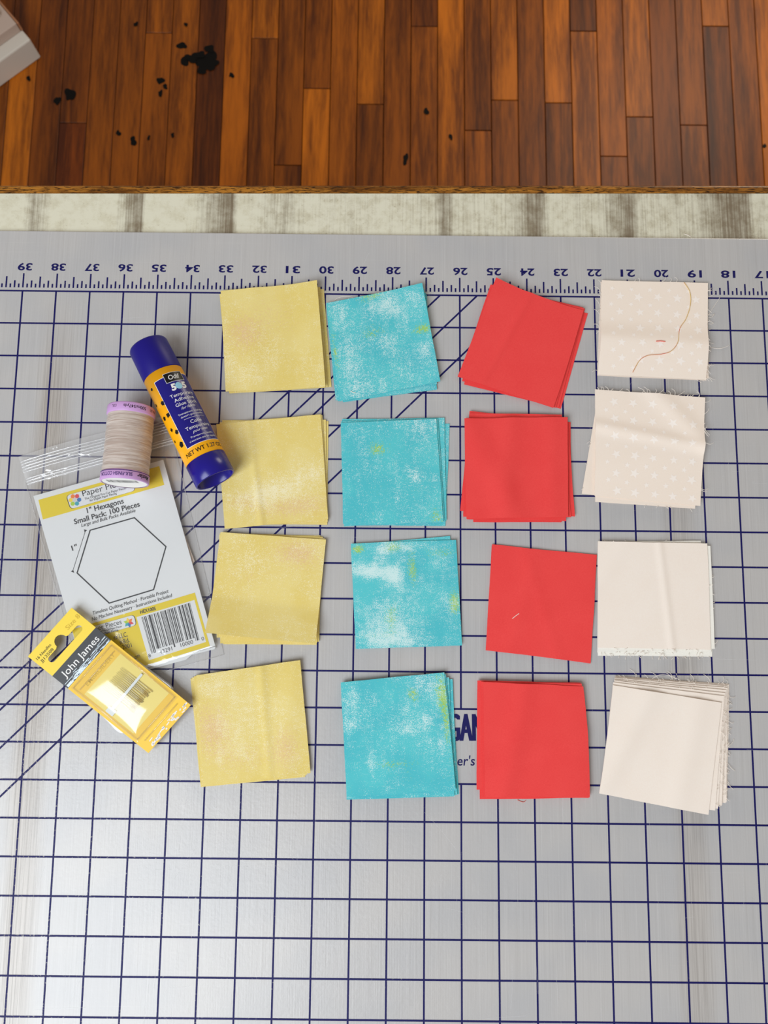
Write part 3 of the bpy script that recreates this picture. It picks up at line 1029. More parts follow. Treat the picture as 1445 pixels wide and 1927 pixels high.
W1c = [(8.219, 0.487), (11.368, 0.426), (11.153, -2.553), (8.006, -2.426)]
ws = stack('cream', 0, 'blush', 'star-printed cream cotton square', 'star-printed cream cotton square folded across, with a long gold thread on it',
      [W1c, [(8.198, 0.441), (11.370, 0.373), (11.263, -2.490), (8.031, -2.363)], [(8.193, 0.390), (11.358, 0.361), (11.213, -2.543), (8.025, -2.422)]],
      seed=13, folds=[(-0.03, 1, 0.0, 0.12, 0.04), (-0.03, 1, 0.46, 0.9, 0.03), (-0.03, 1, 0.62, -1.5, 0.02)], stars=star_grid(1, vshift=0.0), lifts=(0, 0, 0, 0))
w1 = ws[0]
fray(ws[0], [1, 1, 3, 0], 20, 3, (0.08, 0.3))
fray(ws[1], [1, 1, 3, 2], 26, 4, (0.1, 0.45))
W2c = [(7.900, -2.884), (11.098, -3.089), (10.807, -6.281), (7.818, -6.010)]
ws = stack('cream', 1, 'blush', 'star-printed cream cotton square', 'star-printed cream cotton square with soft ripples and yarns fraying along its top',
      [W2c, [(7.921, -2.946), (11.065, -3.128), (10.673, -6.348), (7.836, -6.188)], [(7.963, -3.029), (11.051, -3.181), (10.474, -6.334), (7.845, -6.154)], [(8.012, -3.082), (10.999, -3.543), (10.430, -6.270), (7.475, -5.944)], [(8.048, -3.135), (11.050, -3.226), (10.675, -6.323), (7.878, -6.162)]],
      seed=14, folds=[(-0.12, 1, 0.34, 0.08, 0.06, 'r'), (-0.9, 1, -0.5, 0.07, 0.12, 'r'), (0.2, 1, 0.7, 0.03, 0.15, 'r')], stars=star_grid(2, vshift=0.1))
fray(ws[0], [0, 0, 0, 1], 34, 5, (0.08, 0.4))
fray(ws[1], [2, 1, 0], 22, 6, (0.06, 0.2))
fray(ws[3], [2, 3], 8, 7, (0.06, 0.2))
W3c = [(7.879, -7.315), (10.976, -7.341), (10.938, -10.307), (7.800, -10.283)]
ws = stack('cream', 2, 'cream', wdesc, 'cream cotton square with a long vertical ripple, butting the flat coral square',
      [W3c, [(7.907, -7.334), (11.083, -7.406), (11.064, -10.285), (7.790, -10.420)], [(7.927, -7.319), (10.821, -7.259), (10.980, -10.389), (7.809, -10.449)], [(7.946, -7.375), (11.072, -7.424), (11.022, -10.503), (7.821, -10.507)]],
      seed=15, folds=[(1, -0.1, 0.56, 0.035, 0.03, 'r'), (1, 0.6, 0.25, 0.02, 0.1, 'r')])
for w in ws[1:]:
    w.data.materials[0] = M['offwhite']
for k, w in enumerate(ws):
    fray(w, [2, 2, 2, 1, 0], 30 if k else 12, 20 + k, (0.06, 0.2))
W4b = [(8.293, -11.054), (11.451, -11.246), (11.234, -14.380), (8.178, -13.968)]
W4t = [(8.142, -11.284), (11.104, -11.730), (10.610, -14.677), (7.674, -14.141)]
mids = [[(8.167, -11.210), (11.203, -11.556), (10.812, -14.573), (7.758, -14.139)], [(8.200, -11.167), (11.254, -11.470), (10.904, -14.531), (7.845, -14.128)], [(8.221, -11.136), (11.293, -11.405), (11.021, -14.462), (7.921, -14.107)],
        [(8.242, -11.104), (11.344, -11.341), (11.057, -14.447), (7.997, -14.080)], [(8.263, -11.084), (11.370, -11.298), (11.185, -14.389), (8.063, -14.043)], [(8.278, -11.063), (11.419, -11.267), (11.174, -14.417), (8.118, -14.005)]]
ws = stack('cream', 3, 'cream', wdesc, 'cream cotton square leaning off the fanned stack in the lowest row',
      [W4t] + mids + [W4b], seed=16, folds=[(1, 0.35, 0.35, 0.06, 0.12, 'r'), (1, 0.1, 0.8, 0.04, 0.12, 'r')], bow=(0, 0, 0, 0.03))
for k, w in enumerate(ws[1:]):
    fray(w, [1, 1, 0], 14, 40 + k, (0.06, 0.2))
fray(ws[-1], [0, 0, 1], 18, 60, (0.15, 0.5))


# --- stray threads and snippets
def stray(name, label, pts, r, mat, z):
    c = Vector(pts[0])
    P = [Vector(p) for p in pts]
    # Catmull-Rom through the points
    out = []
    for i in range(len(P) - 1):
        p0, p1, p2, p3 = P[max(i - 1, 0)], P[i], P[i + 1], P[min(i + 2, len(P) - 1)]
        for s in range(6):
            t = s / 6
            out.append(0.5 * ((2 * p1) + (-p0 + p2) * t + (2 * p0 - 5 * p1 + 4 * p2 - p3) * t * t + (-p0 + 3 * p1 - 3 * p2 + p3) * t ** 3))
    out.append(P[-1])
    zf = z if callable(z) else (lambda q: z)
    o = Geo().tube([(q.x - c.x, q.y - c.y, zf(q)) for q in out], r, 5).build(name, mat, None, (c.x, c.y, 0), True)
    return tag(o, label, 'thread')


def on_w1(q):
    # height of the folded star square under a point
    hz, z = o_pos[w1.name][1:3]
    a, b, c = Vector(W1c[0]), Vector(W1c[1]), Vector(W1c[3])
    u = (q - a).dot(b - a) / (b - a).length_squared
    v = (q - a).dot(c - a) / (c - a).length_squared
    return z + hz(min(1, max(0, u)), min(1, max(0, v))) + 0.028


stray('loose_thread', 'long curving gold thread lying on the star-printed cream square',
      [(10.643, 0.433), (10.801, 0.127), (10.797, -0.257), (10.644, -0.704), (10.436, -1.023), (10.322, -1.466), (10.117, -1.751), (9.811, -1.848), (9.448, -1.883), (9.202, -2.030), (9.010, -2.369)], 0.0085, 'gold_thread', on_w1)
stray('thread_snippet', 'short coral snippet of thread on the star-printed cream square', [(9.680, -1.467), (9.814, -1.459), (9.946, -1.476)], 0.013, 'coral_thread', on_w1)
stray('thread_snippet', 'pale snippet of thread lying on the flat coral square', [(5.436, -9.507), (5.529, -9.432), (5.628, -9.362)], 0.010, 'pale_thread', 0.088)
stray('thread_snippet', 'pale yellow snippet of thread on the tilted turquoise square', [(0.805, -3.000), (0.879, -3.050), (0.948, -3.059)], 0.012, 'pale_thread', 0.135)
stray('thread_snippet', 'short pale thread on the cream laminate beside the mat edge', [(10.806, 2.074), (10.901, 2.041), (10.994, 1.975)], 0.012, 'pale_thread', -0.106)
stray('thread_snippet', 'white thread curl poking from under the tilted turquoise square', [(0.252, -0.231), (0.376, -0.125), (0.576, -0.070), (0.737, -0.078), (0.869, -0.140)], 0.008, 'pale_thread', 0.014)
stray('thread_snippet', 'faint coral thread curl below the lowest coral stack', [(5.534, -14.398), (5.628, -14.440), (5.707, -14.450), (5.758, -14.407)], 0.007, 'coral_thread', 0.012)
stray('thread_snippet', 'long white thread running off the right of the folded star square', [(11.309, -0.625), (11.493, -0.336), (11.637, -0.129), (11.743, 0.039)], 0.007, 'pale_thread', 0.015)
stray('thread_snippet', 'white thread bowed to the right of the folded star square', [(11.364, -1.532), (11.558, -1.555), (11.753, -1.540), (11.927, -1.462)], 0.007, 'pale_thread', 0.015)
stray('thread_snippet', 'white thread arching above the fanned cream stack', [(9.226, -11.099), (9.430, -10.996), (9.659, -11.005), (9.997, -11.136)], 0.007, 'pale_thread', 0.30)

# ------------------------------------------------------------------ glue stick
GA, GB = Vector((-5.010, -1.851)), Vector((-2.885, -5.765))
ax = (GA - GB)
Lg = ax.length
ang = atan2(ax.y, ax.x) - pi / 2
RG = 0.575
gs = empty('glue_stick', (GB.x, GB.y, RG), (0, 0, ang))
gs.location.z = (RG + 0.13) * IN
gs.rotation_euler.x = -atan2(0.13, Lg)
tag(gs, 'blue capped fabric glue stick with yellow and navy label lying on the mat', 'glue stick')
LB, LE = 0.62, 0.62 + 2.72      # label from / to, measured from the open base
LB = 0.145 * Lg
LE = 0.765 * Lg
g = Geo().lathe([(RG - 0.055, 0.30), (0.0001, 0.30)][::-1] + [(RG - 0.055, 0.02), (RG - 0.04, 0.0), (RG - 0.015, 0.0), (RG, 0.02), (RG, LB - 0.01), (RG - 0.02, LB)], 72)
g.build('base', 'base_blue', gs, smooth=True)
Geo().lathe([(RG - 0.03, LB), (RG - 0.004, LB + 0.004), (RG - 0.004, LE - 0.004), (RG - 0.03, LE)], 96).build('label', 'glue_yellow', gs, smooth=True)
Geo().lathe([(RG - 0.03, LE), (RG - 0.004, LE + 0.008), (RG, LE + 0.02), (RG - 0.012, Lg - 0.07), (RG - 0.035, Lg - 0.02), (RG - 0.08, Lg), (0.0001, Lg)], 72).build('cap', 'cap_blue', gs, smooth=True)
lab = [c for c in gs.children if c.name.startswith('label')][0]
VC = radians(21)                # angle of the label's middle towards the camera side


def wrap(geo, lift):
    """roll flat label art (u across, y along the axis) onto the barrel"""
    bm = bmesh.new()
    vs = [bm.verts.new(v) for v in geo.v]
    for f in geo.f:
        try:
            bm.faces.new([vs[i] for i in f])
        except ValueError:
            pass
    xs = [v[0] for v in geo.v]
    x = min(xs) + 0.05
    while x < max(xs):
        bmesh.ops.bisect_plane(bm, geom=bm.verts[:] + bm.edges[:] + bm.faces[:], plane_co=(x, 0, 0), plane_no=(1, 0, 0), dist=1e-6)
        x += 0.05
    bm.verts.index_update()
    r = RG + lift
    out = Geo()
    out.v = [(r * sin(v.co.x / RG), v.co.y, r * cos(v.co.x / RG)) for v in bm.verts]
    out.f = [tuple(v.index for v in f.verts) for f in bm.faces]
    bm.free()
    return out


def U(deg):
    return radians(deg) * RG


D2 = 2 * RG


def T_(t):
    """axial place: t barrel widths below the cap edge"""
    return LE - t * (LE - LB) / 2.42


def rect(u0, u1, y0, y1):
    return Geo().add([(u0, y0, 0), (u1, y0, 0), (u1, y1, 0), (u0, y1, 0)], [(0, 1, 2, 3)])


VD = 21.0
PL_, PR_ = U(VD - 46), U(VD + 64)
wrap(rect(PL_ - 0.012, PR_ + 0.012, T_(2.12) - 0.012, T_(0.26) + 0.012), 0.000).build('panel_outline', 'white', lab)
wrap(rect(PL_, PR_, T_(2.12), T_(0.26)), 0.001).build('panel', 'navy', lab)
UC = U(VD + 12)
bx = wrap(rect(UC - U(27) - 0.01, UC + U(27) + 0.01, T_(0.43) - 0.01, T_(0.19) + 0.01), 0.0015)
bx.build('logo_outline', 'white', lab)
wrap(rect(UC - U(27), UC + U(27), T_(0.43), T_(0.19)), 0.002).build('logo_box', 'black', lab)


def gtext(body, t, h, w, mat='white', bold=0.0, slant=0.0, uc=None, lift=0.003, rise=0.0):
    uc = UC if uc is None else uc
    ge = Geo()
    text_on(ge, body, (uc - w / 2, T_(t) - h / 2), (uc + w / 2, T_(t) - h / 2 + rise), h, 0, bold, slant)
    return wrap(ge, lift).build('lettering', mat, lab)


gtext('Odif', 0.31, 0.14, 0.34, bold=0.01, slant=0.15)
gtext('5', 0.575, 0.19, 0.15, bold=0.05, slant=0.1, uc=UC - 0.15)
gtext('5', 0.575, 0.19, 0.15, bold=0.05, slant=0.1, uc=UC + 0.17)
g = Geo()
for q in range(20):
    a = 2 * pi * q / 20
    g.v.append((UC + 0.01 + 0.10 * cos(a), T_(0.575) + 0.105 * sin(a), 0))
g.f.append(tuple(range(20)))
wrap(g, 0.0035).build('logo_disc', 'sky', lab)
gtext('Temporary', 0.79, 0.10, 0.72)
gtext('Adhesive', 0.92, 0.10, 0.62)
gtext('Glue Stick', 1.045, 0.10, 0.66)
gtext('for fabric', 1.165, 0.075, 0.46, slant=0.5, rise=0.02)
gtext('Transparent, washable', 1.295, 0.052, 0.78)
gtext("doesn't gum needles", 1.375, 0.052, 0.70)
wrap(rect(UC - 0.30, UC + 0.36, T_(1.455) - 0.004, T_(1.455) + 0.004), 0.003).build('rule', 'white', lab)
gtext('Colle', 1.56, 0.10, 0.33)
gtext('Temporaire', 1.695, 0.10, 0.76)
gtext('pour tissu', 1.815, 0.075, 0.48, slant=0.5, rise=0.02)
gtext('Transparent, lavable,', 1.93, 0.052, 0.72)
gtext("n'encrasse pas les aiguilles", 2.02, 0.052, 0.86)
gtext('NET WT 1.27 OZ', 2.265, 0.12, 1.22, mat='black', bold=0.012, uc=U(VD + 0))
rr = random.Random(8)
for (dg, t, s) in ((-66, .33, .05), (-52, .80, .075), (-75, 1.12, .07), (-53, 1.13, .075), (-68, 1.48, .06), (-53, 1.62, .07), (-58, 1.93, .085), (-80, 1.75, .05), (-84, .7, .05)):
    g = Geo()
    a0 = rr.uniform(0, 1.5)
    nn = rr.choice((4, 5, 5))
    for q in range(nn):
        a = a0 + 2 * pi * q / nn
        g.v.append((U(VD + dg) + s * cos(a) * rr.uniform(0.8, 1.2), T_(t) + s * sin(a) * rr.uniform(0.8, 1.3), 0))
    g.f.append(tuple(range(nn)))
    wrap(g, 0.002).build('confetti_mark', 'black', lab)

# ------------------------------------------------------------------ spool of thread
RS = 0.655
SA, SB = Vector((-5.318, -3.753)), Vector((-5.364, -5.909))
ax = SA - SB
Ls = ax.length
ang = atan2(ax.y, ax.x) - pi / 2
ZA, ZB = RS + 0.06, RS + 0.19
sp = empty('thread_spool', (SB.x, SB.y, ZB))
sp.rotation_euler = (atan2(ZA - ZB, Ls), 0, ang)
tag(sp, 'spool of blush beige sewing thread with lilac ends resting on the hexagon packet', 'thread spool')
FL = 0.26
base_f = Geo().lathe([(RS - 0.05, 0.0), (RS - 0.015, 0.004), (RS, 0.03), (RS, FL - 0.03), (RS - 0.02, FL), (RS - 0.1, FL)], 72).build('flange', 'lilac', sp, smooth=True)
top_f = Geo().lathe([(RS - 0.1, Ls - FL), (RS - 0.02, Ls - FL), (RS, Ls - FL + 0.03), (RS, Ls - 0.03), (RS - 0.015, Ls), (RS - 0.05, Ls), (0.0001, Ls - 0.02)], 72).build('flange', 'lilac', sp, smooth=True)
prof = []
nb = 60
for i in range(nb + 1):
    t = i / nb
    prof.append((RS - 0.028 + 0.006 * sin(31 * t) + 0.004 * sin(83 * t + 1), FL - 0.005 + (Ls - 2 * FL + 0.01) * t))
Geo().lathe(prof, 72).build('wound_thread', 'thread', sp, smooth=True)
disc = Geo()
for q in range(48):
    a = 2 * pi * q / 48
    disc.v.append(((RS - 0.05) * sin(a), 0.006, (RS - 0.05) * cos(a)))
disc.f.append(tuple(range(48)))
Geo().lathe([(RS - 0.05, 0.012), (0.0001, 0.012)], 48).build('end_label', 'white', sp)
g = Geo()
x = -0.42
rr = random.Random(2)
while x < 0.42:
    w = rr.choice((0.012, 0.018, 0.03))
    g.add([(x, 0.009, 0.02), (x + w, 0.009, 0.02), (x + w, 0.009, 0.30), (x, 0.009, 0.30)], [(0, 1, 2, 3)])
    x += w + rr.choice((0.014, 0.02, 0.03))
g.build('barcode', 'grey_print', sp)
g = Geo()
g.lathe([(RS + 0.001, FL - 0.045), (RS + 0.001, FL - 0.025)], 72)
g.build('purple_rule', 'purple', base_f)


def stext(body, udeg0, udeg1, y, h, parent, mat='black', bold=0.0, slant=0.0):
    """flange lettering, upside down: it reads towards smaller angles"""
    ge = Geo()
    text_on(ge, body, (radians(udeg0) * RS, y), (radians(udeg1) * RS, y), h, 0, bold, slant)
    bm = bmesh.new()
    vs = [bm.verts.new(v) for v in ge.v]
    for f in ge.f:
        try:
            bm.faces.new([vs[i] for i in f])
        except ValueError:
            pass
    xs = [v[0] for v in ge.v]
    x = min(xs) + 0.05
    while x < max(xs):
        bmesh.ops.bisect_plane(bm, geom=bm.verts[:] + bm.edges[:] + bm.faces[:], plane_co=(x, 0, 0), plane_no=(1, 0, 0), dist=1e-6)
        x += 0.05
    bm.verts.index_update()
    o = Geo()
    r = RS + 0.003
    o.v = [(r * sin(v.co.x / RS), v.co.y, r * cos(v.co.x / RS)) for v in bm.verts]
    o.f = [tuple(v.index for v in f.verts) for f in bm.faces]
    bm.free()
    return o.build('lettering', mat, parent)


SD = 17
stext('SILK-FINISH COTTON', SD + 18, SD - 66, 0.175, 0.10, base_f, 'purple', bold=0.012)
stext('Mettler', SD + 70, SD + 30, 0.185, 0.12, base_f, 'black', bold=0.02, slant=0.3)
stext('500m/547yds', SD + 36, SD - 18, Ls - 0.085, 0.09, top_f, 'black', bold=0.008)
stext('COL.', SD - 36, SD - 50, Ls - 0.085, 0.075, top_f, 'black')
stext('No.50', SD + 72, SD + 50, Ls - 0.085, 0.075, top_f, 'black')

# ------------------------------------------------------------------ hexagon paper packet
CZ = 0.16
HO = (-5.508, -8.234)
hp = empty('hexagon_packet', (HO[0], HO[1], 0))
tag(hp, 'clear zip bag of paper hexagons with white and yellow header card', 'packet')


def hp_poly(name, pts, z, mat, th=0.0, parent=None):
    q = [(x - HO[0], y - HO[1]) for x, y in pts]
    if th:
        return Geo().prism(q, z - th, z).build(name, mat, parent or hp)
    a = sum(q[i][0] * q[(i + 1) % len(q)][1] - q[(i + 1) % len(q)][0] * q[i][1] for i in range(len(q)))
    if a < 0:
        q = q[::-1]
    return mk(name, [(x, y, z) for x, y in q], [tuple(range(len(q)))], mat, parent or hp)


KTL, KTR, KBR, KBL = (-8.167, -6.191), (-4.524, -5.099), (-2.829, -10.339), (-6.292, -11.481)
card = hp_poly('header_card', [KTL, KTR, KBR, KBL], CZ, 'card', 0.03)
PZC = CZ + 0.004


def cp(name, pts, mat, dz=0.0):
    return hp_poly(name, pts, PZC + dz, mat, parent=card)


def ct(body, p0, p1, h, mat='grey_print', bold=0.0, slant=0.0, dz=0.004):
    ge = Geo()
    text_on(ge, body, p0, p1, h, PZC + dz, bold, slant, origin=HO)
    return ge.build('lettering', mat, card)


def rounded(c, r, n=6):
    """rounded quad from four corners"""
    out = []
    for i in range(4):
        p, a, b = Vector(c[i]), Vector(c[i - 1]), Vector(c[(i + 1) % 4])
        d1, d2 = (a - p).normalized(), (b - p).normalized()
        for k in range(n + 1):
            t = k / n
            q0, q1, q2 = p + d1 * r, p, p + d2 * r
            out.append(tuple(q0 * (1 - t) ** 2 + q1 * 2 * t * (1 - t) + q2 * t * t))
    return out


def grow(c, k):
    m = sum((Vector(p) for p in c), Vector((0, 0))) / len(c)
    out = []
    for p in c:
        d = Vector(p) - m
        out.append(tuple(m + d * (1 + k / d.length)))
    return out


cp('yellow_band', [(-8.013, -6.304), (-4.629, -5.288), (-4.459, -5.833), (-7.848, -6.863)], 'card_yellow')
lg = [(-7.223, -6.168), (-5.423, -5.622), (-5.276, -6.003), (-7.072, -6.556)]
cp('logo_outline', rounded(grow(lg, 0.022), 0.12), 'grey_print', 0.001)
cp('logo_box', rounded(lg, 0.11), 'card', 0.002)


def hexa(c, r, a0=0.0):
    return [(c[0] + r * cos(a0 + pi * k / 3), c[1] + r * sin(a0 + pi * k / 3)) for k in range(6)]


fc = Vector((-6.976, -6.293))
cp('logo_hexagon', hexa(fc, 0.066, 0.8), 'hex_grey', 0.003)
for k, nm in enumerate(('hex_red', 'hex_orange', 'hex_yellow', 'hex_green', 'hex_teal', 'hex_blue')):
    a = radians(63 + 60 * k)
    cp('logo_hexagon', hexa(fc + Vector((cos(a), sin(a))) * 0.122, 0.066, 0.8), nm, 0.003)
ct('Paper Pieces', (-6.753, -6.189), (-5.496, -5.819), 0.17)
ct('The Original Pre-Cut Paper Pieces', (-6.696, -6.294), (-5.530, -5.959), 0.065, bold=0.01)
ct('for English Paper Piecing', (-6.547, -6.335), (-5.794, -6.115), 0.065, bold=0.01)
ct('1" Hexagons', (-6.597, -6.669), (-5.579, -6.371), 0.155, bold=0.012)
ct('Small Pack: 100 Pieces', (-6.940, -6.992), (-5.114, -6.455), 0.152, bold=0.012)
ct('Large and Bulk Packs Available', (-6.739, -7.065), (-5.231, -6.616), 0.098, slant=0.25)
HX = [(-6.506, -7.142), (-5.257, -6.764), (-4.307, -7.591), (-4.598, -8.821), (-5.836, -9.215), (-6.802, -8.371)]
g = Geo()
hx = [(x - HO[0], y - HO[1]) for x, y in HX]
inn = grow(hx, -0.040)
ring = [(x, y, PZC) for x, y in hx] + [(x, y, PZC) for x, y in inn]
g.add(ring, [(k, (k + 1) % 6, 6 + (k + 1) % 6, 6 + k)[::-1] for k in range(6)])
g.build('hexagon_outline', 'grey_print', card)
ct('1"', (-6.954, -7.744), (-6.804, -7.688), 0.15, bold=0.01)
g = Geo()
q0, q1 = (-6.621, -7.164), (-6.915, -8.340)
g.strip((q0[0] - HO[0], q0[1] - HO[1]), (q1[0] - HO[0], q1[1] - HO[1]), 0.014, PZC)
for tri in ([(-6.669, -7.131), (-6.576, -7.156), (-6.643, -7.215)], [(-6.962, -8.324), (-6.865, -8.360), (-6.898, -8.282)]):
    t = [(x - HO[0], y - HO[1], PZC) for x, y in tri]
    if (t[1][0] - t[0][0]) * (t[2][1] - t[0][1]) - (t[2][0] - t[0][0]) * (t[1][1] - t[0][1]) < 0:
        t = t[::-1]
    g.add(t, [(0, 1, 2)])
g.build('dimension_arrow', 'grey_print', card)
ct('Timeless Quilting Method · Portable Project', (-6.257, -9.525), (-4.184, -8.883), 0.098, slant=0.2)
ct('No Machine Necessary · Instructions Included', (-6.279, -9.691), (-4.075, -9.000), 0.098, slant=0.2)
cp('yellow_band', [(-6.825, -9.936), (-3.455, -8.879), (-2.975, -10.348), (-6.326, -11.394)], 'card_yellow')
ct('HEX100S', (-4.945, -9.483), (-4.519, -9.369), 0.095, bold=0.025)
cp('barcode_panel', [(-5.051, -9.575), (-3.459, -9.082), (-3.086, -10.237), (-4.644, -10.755)], 'card', 0.001)
g = Geo()
b0, b1, b2, b3 = [Vector(p) - Vector(HO) for p in ((-4.912, -9.579), (-3.580, -9.161), (-3.290, -10.117), (-4.599, -10.516))]
bars = '10100110110001011110101000110010011010001101010101110010101100110110011010000101110010111001011010011101'
nbar = len(bars)
k = 0
while k < nbar:
    if bars[k] == '1':
        e = k
        while e < nbar and bars[e] == '1':
            e += 1
        ta, tb_ = k / nbar, (e - 0.1) / nbar
        lo = 1.07 if (k < 10 or k > nbar - 11 or 48 < k < 54) else 0.98
        p0, p1 = b0.lerp(b1, ta), b0.lerp(b1, tb_)
        r0, r1 = b0.lerp(b1, ta) + (b3.lerp(b2, ta) - b0.lerp(b1, ta)) * lo, b0.lerp(b1, tb_) + (b3.lerp(b2, tb_) - b0.lerp(b1, tb_)) * lo
        g.add([(p.x, p.y, PZC + 0.003) for p in (r0, r1, p1, p0)], [(0, 1, 2, 3)])
        k = e
    else:
        k += 1
g.build('barcode', 'grey_print', card)
ct('8', (-4.651, -10.679), (-4.586, -10.660), 0.10)
ct('43291', (-4.342, -10.584), (-4.004, -10.472), 0.11)
ct('10000', (-3.774, -10.386), (-3.432, -10.282), 0.11)
ct('0', (-3.198, -10.203), (-3.133, -10.183), 0.10)
lg = [(-6.393, -9.890), (-5.134, -9.512), (-5.045, -9.794), (-6.298, -10.170)]
cp('logo_outline', rounded(grow(lg, 0.022), 0.11), 'grey_print', 0.001)
cp('logo_box', rounded(lg, 0.10), 'card', 0.002)
ct('Paper Pieces', (-6.330, -10.017), (-5.447, -9.765), 0.14)
ct('The Original Pre-Cut Paper Pieces', (-6.299, -10.066), (-5.442, -9.853), 0.055, bold=0.01)
ct('for English Paper Piecing', (-6.212, -10.133), (-5.533, -9.955), 0.055, bold=0.01)
sc = Vector((-5.261, -9.728))
for k, nm in enumerate(('hex_orange', 'hex_yellow', 'hex_green', 'hex_teal', 'hex_blue', 'hex_red')):
    a = radians(50 + 60 * k)
    d0, d1, d2 = [Vector((cos(a + o_), sin(a + o_))) for o_ in (-pi / 6, 0, pi / 6)]
    cp('logo_diamond', [tuple(sc), tuple(sc + d0 * 0.085), tuple(sc + d1 * 0.148), tuple(sc + d2 * 0.085)], nm, 0.003)
ct('es LLC,', (-5.643, -10.201), (-5.262, -10.104), 0.13)
ct('n Rd.', (-5.456, -10.335), (-5.199, -10.259), 0.13)
ct('2001', (-5.388, -10.470), (-5.131, -10.394), 0.12)
ct('om', (-5.022, -10.724), (-4.888, -10.671), 0.12)
# folded lower flap of the card
hp_poly('card_flap', [(-2.829, -10.362), (-2.850, -10.435), (-3.482, -10.598), (-3.639, -10.733), (-4.606, -10.999), (-6.248, -11.488), (-6.256, -11.368)], 0.10, 'card', 0.02)

# paper hexagons in the bag, only their corners showing beside the card
for k in range(3):
    c = Vector((-4.629, -7.763)) + Vector((0.06 * (k % 3), -0.05 * k))
    o = Geo().prism(hexa((0, 0), 1.0 + 0.0 * k, radians(-12 + 2 * k)), -0.008, 0.0).build('paper_hexagon', 'paper', None, (c.x, c.y, 0.03 + 0.03 * k))
    tag(o, ('lowest', 'middle', 'topmost')[k] + ' of the blush paper hexagons peeking out right of the header card', 'paper hexagon', 'paper hexagons in the bag')

# zip bag
ZB0, ZB1 = [(-8.654, -5.195), (-4.333, -3.890)], [(-8.401, -5.838), (-4.060, -4.525)]
bTL, bTR, bBR, bBL = Vector((-8.469, -5.807)), Vector((-4.229, -4.754)), Vector((-2.610, -10.587)), Vector((-6.406, -11.698))
nu, nv = 40, 52
vs, fs = [], []
ca = [Vector(p) for p in (KTL, KTR, KBR, KBL)]


def inside(p, m=0.0):
    s = 1e9
    for i in range(4):
        a, b = ca[i], ca[(i + 1) % 4]
        d = (b - a).normalized()
        n_ = Vector((d.y, -d.x))
        s = min(s, (p - a).dot(n_))
    return s


rr = random.Random(5)
for j in range(nv + 1):
    for i in range(nu + 1):
        u, v = i / nu, j / nv
        p = (bTL * (1 - u) + bTR * u) * (1 - v) + (bBL * (1 - u) + bBR * u) * v
        s = inside(p)
        t = max(0.0, min(1.0, (s + 0.30) / 0.30))
        t = t * t * (3 - 2 * t)
        edge_ = min(u, 1 - u, 1 - v) * 8
        zz = 0.015 + (CZ + 0.012) * t + (0.05 * max(0, 1 - abs(s + 0.15) / 0.2) * min(1, edge_)) * 0.5 + 0.07 * (1 - v) ** 6
        zz += 0.006 * (sin(9 * u + 3 * v) + sin(14 * v - 5 * u))
        vs.append((p.x - HO[0], p.y - HO[1], max(0.012, zz)))
m = nu + 1
for j in range(nv):
    for i in range(nu):
        a = j * m + i
        fs.append((a, a + m, a + m + 1, a + 1))
mk('bag_front', vs, fs, 'bag', hp, smooth=True)
# welded side and bottom seams of the bag
for a_, b_ in ((bTL, bBL), (bTR, bBR), (bBL, bBR)):
    Geo().tube([(p.x - HO[0], p.y - HO[1], 0.02) for p in (a_, a_.lerp(b_, 0.33), a_.lerp(b_, 0.66), b_)], 0.010, 6).build('bag_seam', 'seam', hp, smooth=True)
# zip strip: a flat band with raised tracks
za, zb = Vector(ZB0[0]), Vector(ZB0[1])
zc, zd = Vector(ZB1[0]), Vector(ZB1[1])


def zpt(u, v):
    a = za.lerp(zb, u)
    b = zc.lerp(zd, u)
    p = a.lerp(b, v)
    h = 0.07 + 0.07 * sin(pi * min(1, u * 1.6)) * (1 - 0.4 * v) + 0.02 * sin(7 * u + 2 * v)
    return (p.x - HO[0], p.y - HO[1], h)


vs, fs = [], []
nu, nv = 40, 8
for j in range(nv + 1):
    for i in range(nu + 1):
        vs.append(zpt(i / nu, -0.25 + 1.3 * j / nv))
m = nu + 1
for j in range(nv):
    for i in range(nu):
        a = j * m + i
        fs.append((a, a + m, a + m + 1, a + 1))
mk('zip_band', vs, fs, 'band', hp, smooth=True)
for vv, r in ((0.0, 0.02), (0.12, 0.016), (0.24, 0.022), (0.36, 0.018), (0.48, 0.014), (0.78, 0.016), (0.88, 0.02), (1.0, 0.016)):
    pts = []
    for i in range(31):
        x, y, h = zpt(i / 30, vv)
        pts.append((x, y, h + 0.008))
    Geo().tube(pts, r, 6).build('zip_track', 'zip', hp, smooth=True)

# ------------------------------------------------------------------ needle packet
NP0, NPX, NPY = 0.9670, 0.0200, 0.0450


def npz(x, y):
    return NP0 + NPX * x + NPY * y


NO = (-5.664, -11.283)
npk = empty('needle_packet', (NO[0], NO[1], npz(*NO) - 0.2))
tag(npk, 'yellow and black hang card of sewing needles under a clear blister', 'needle packet')
NB = npz(*NO) - 0.2


def nz(x, y):
    return npz(x + NO[0], y + NO[1]) - NB


def nl(p):
    return (p[0] - NO[0], p[1] - NO[1])


def nprism(name, pts, z0, z1, mat, parent=None):
    return recalc(Geo().prism([nl(p) for p in pts], z0, z1, nz).build(name, mat, parent or npk))


def nflat(name, pts, dz, mat, parent=None):
    q = [nl(p) for p in pts]
    a = sum(q[i][0] * q[(i + 1) % len(q)][1] - q[(i + 1) % len(q)][0] * q[i][1] for i in range(len(q)))
    if a < 0:
        q = q[::-1]
    return mk(name, [(x, y, nz(x, y) + dz) for x, y in q], [tuple(range(len(q)))], mat, parent or npk)


nT, nL, nB_, nR = [Vector(nl(p)) for p in ((-6.777, -9.337), (-7.923, -10.676), (-4.498, -13.220), (-3.387, -11.929))]


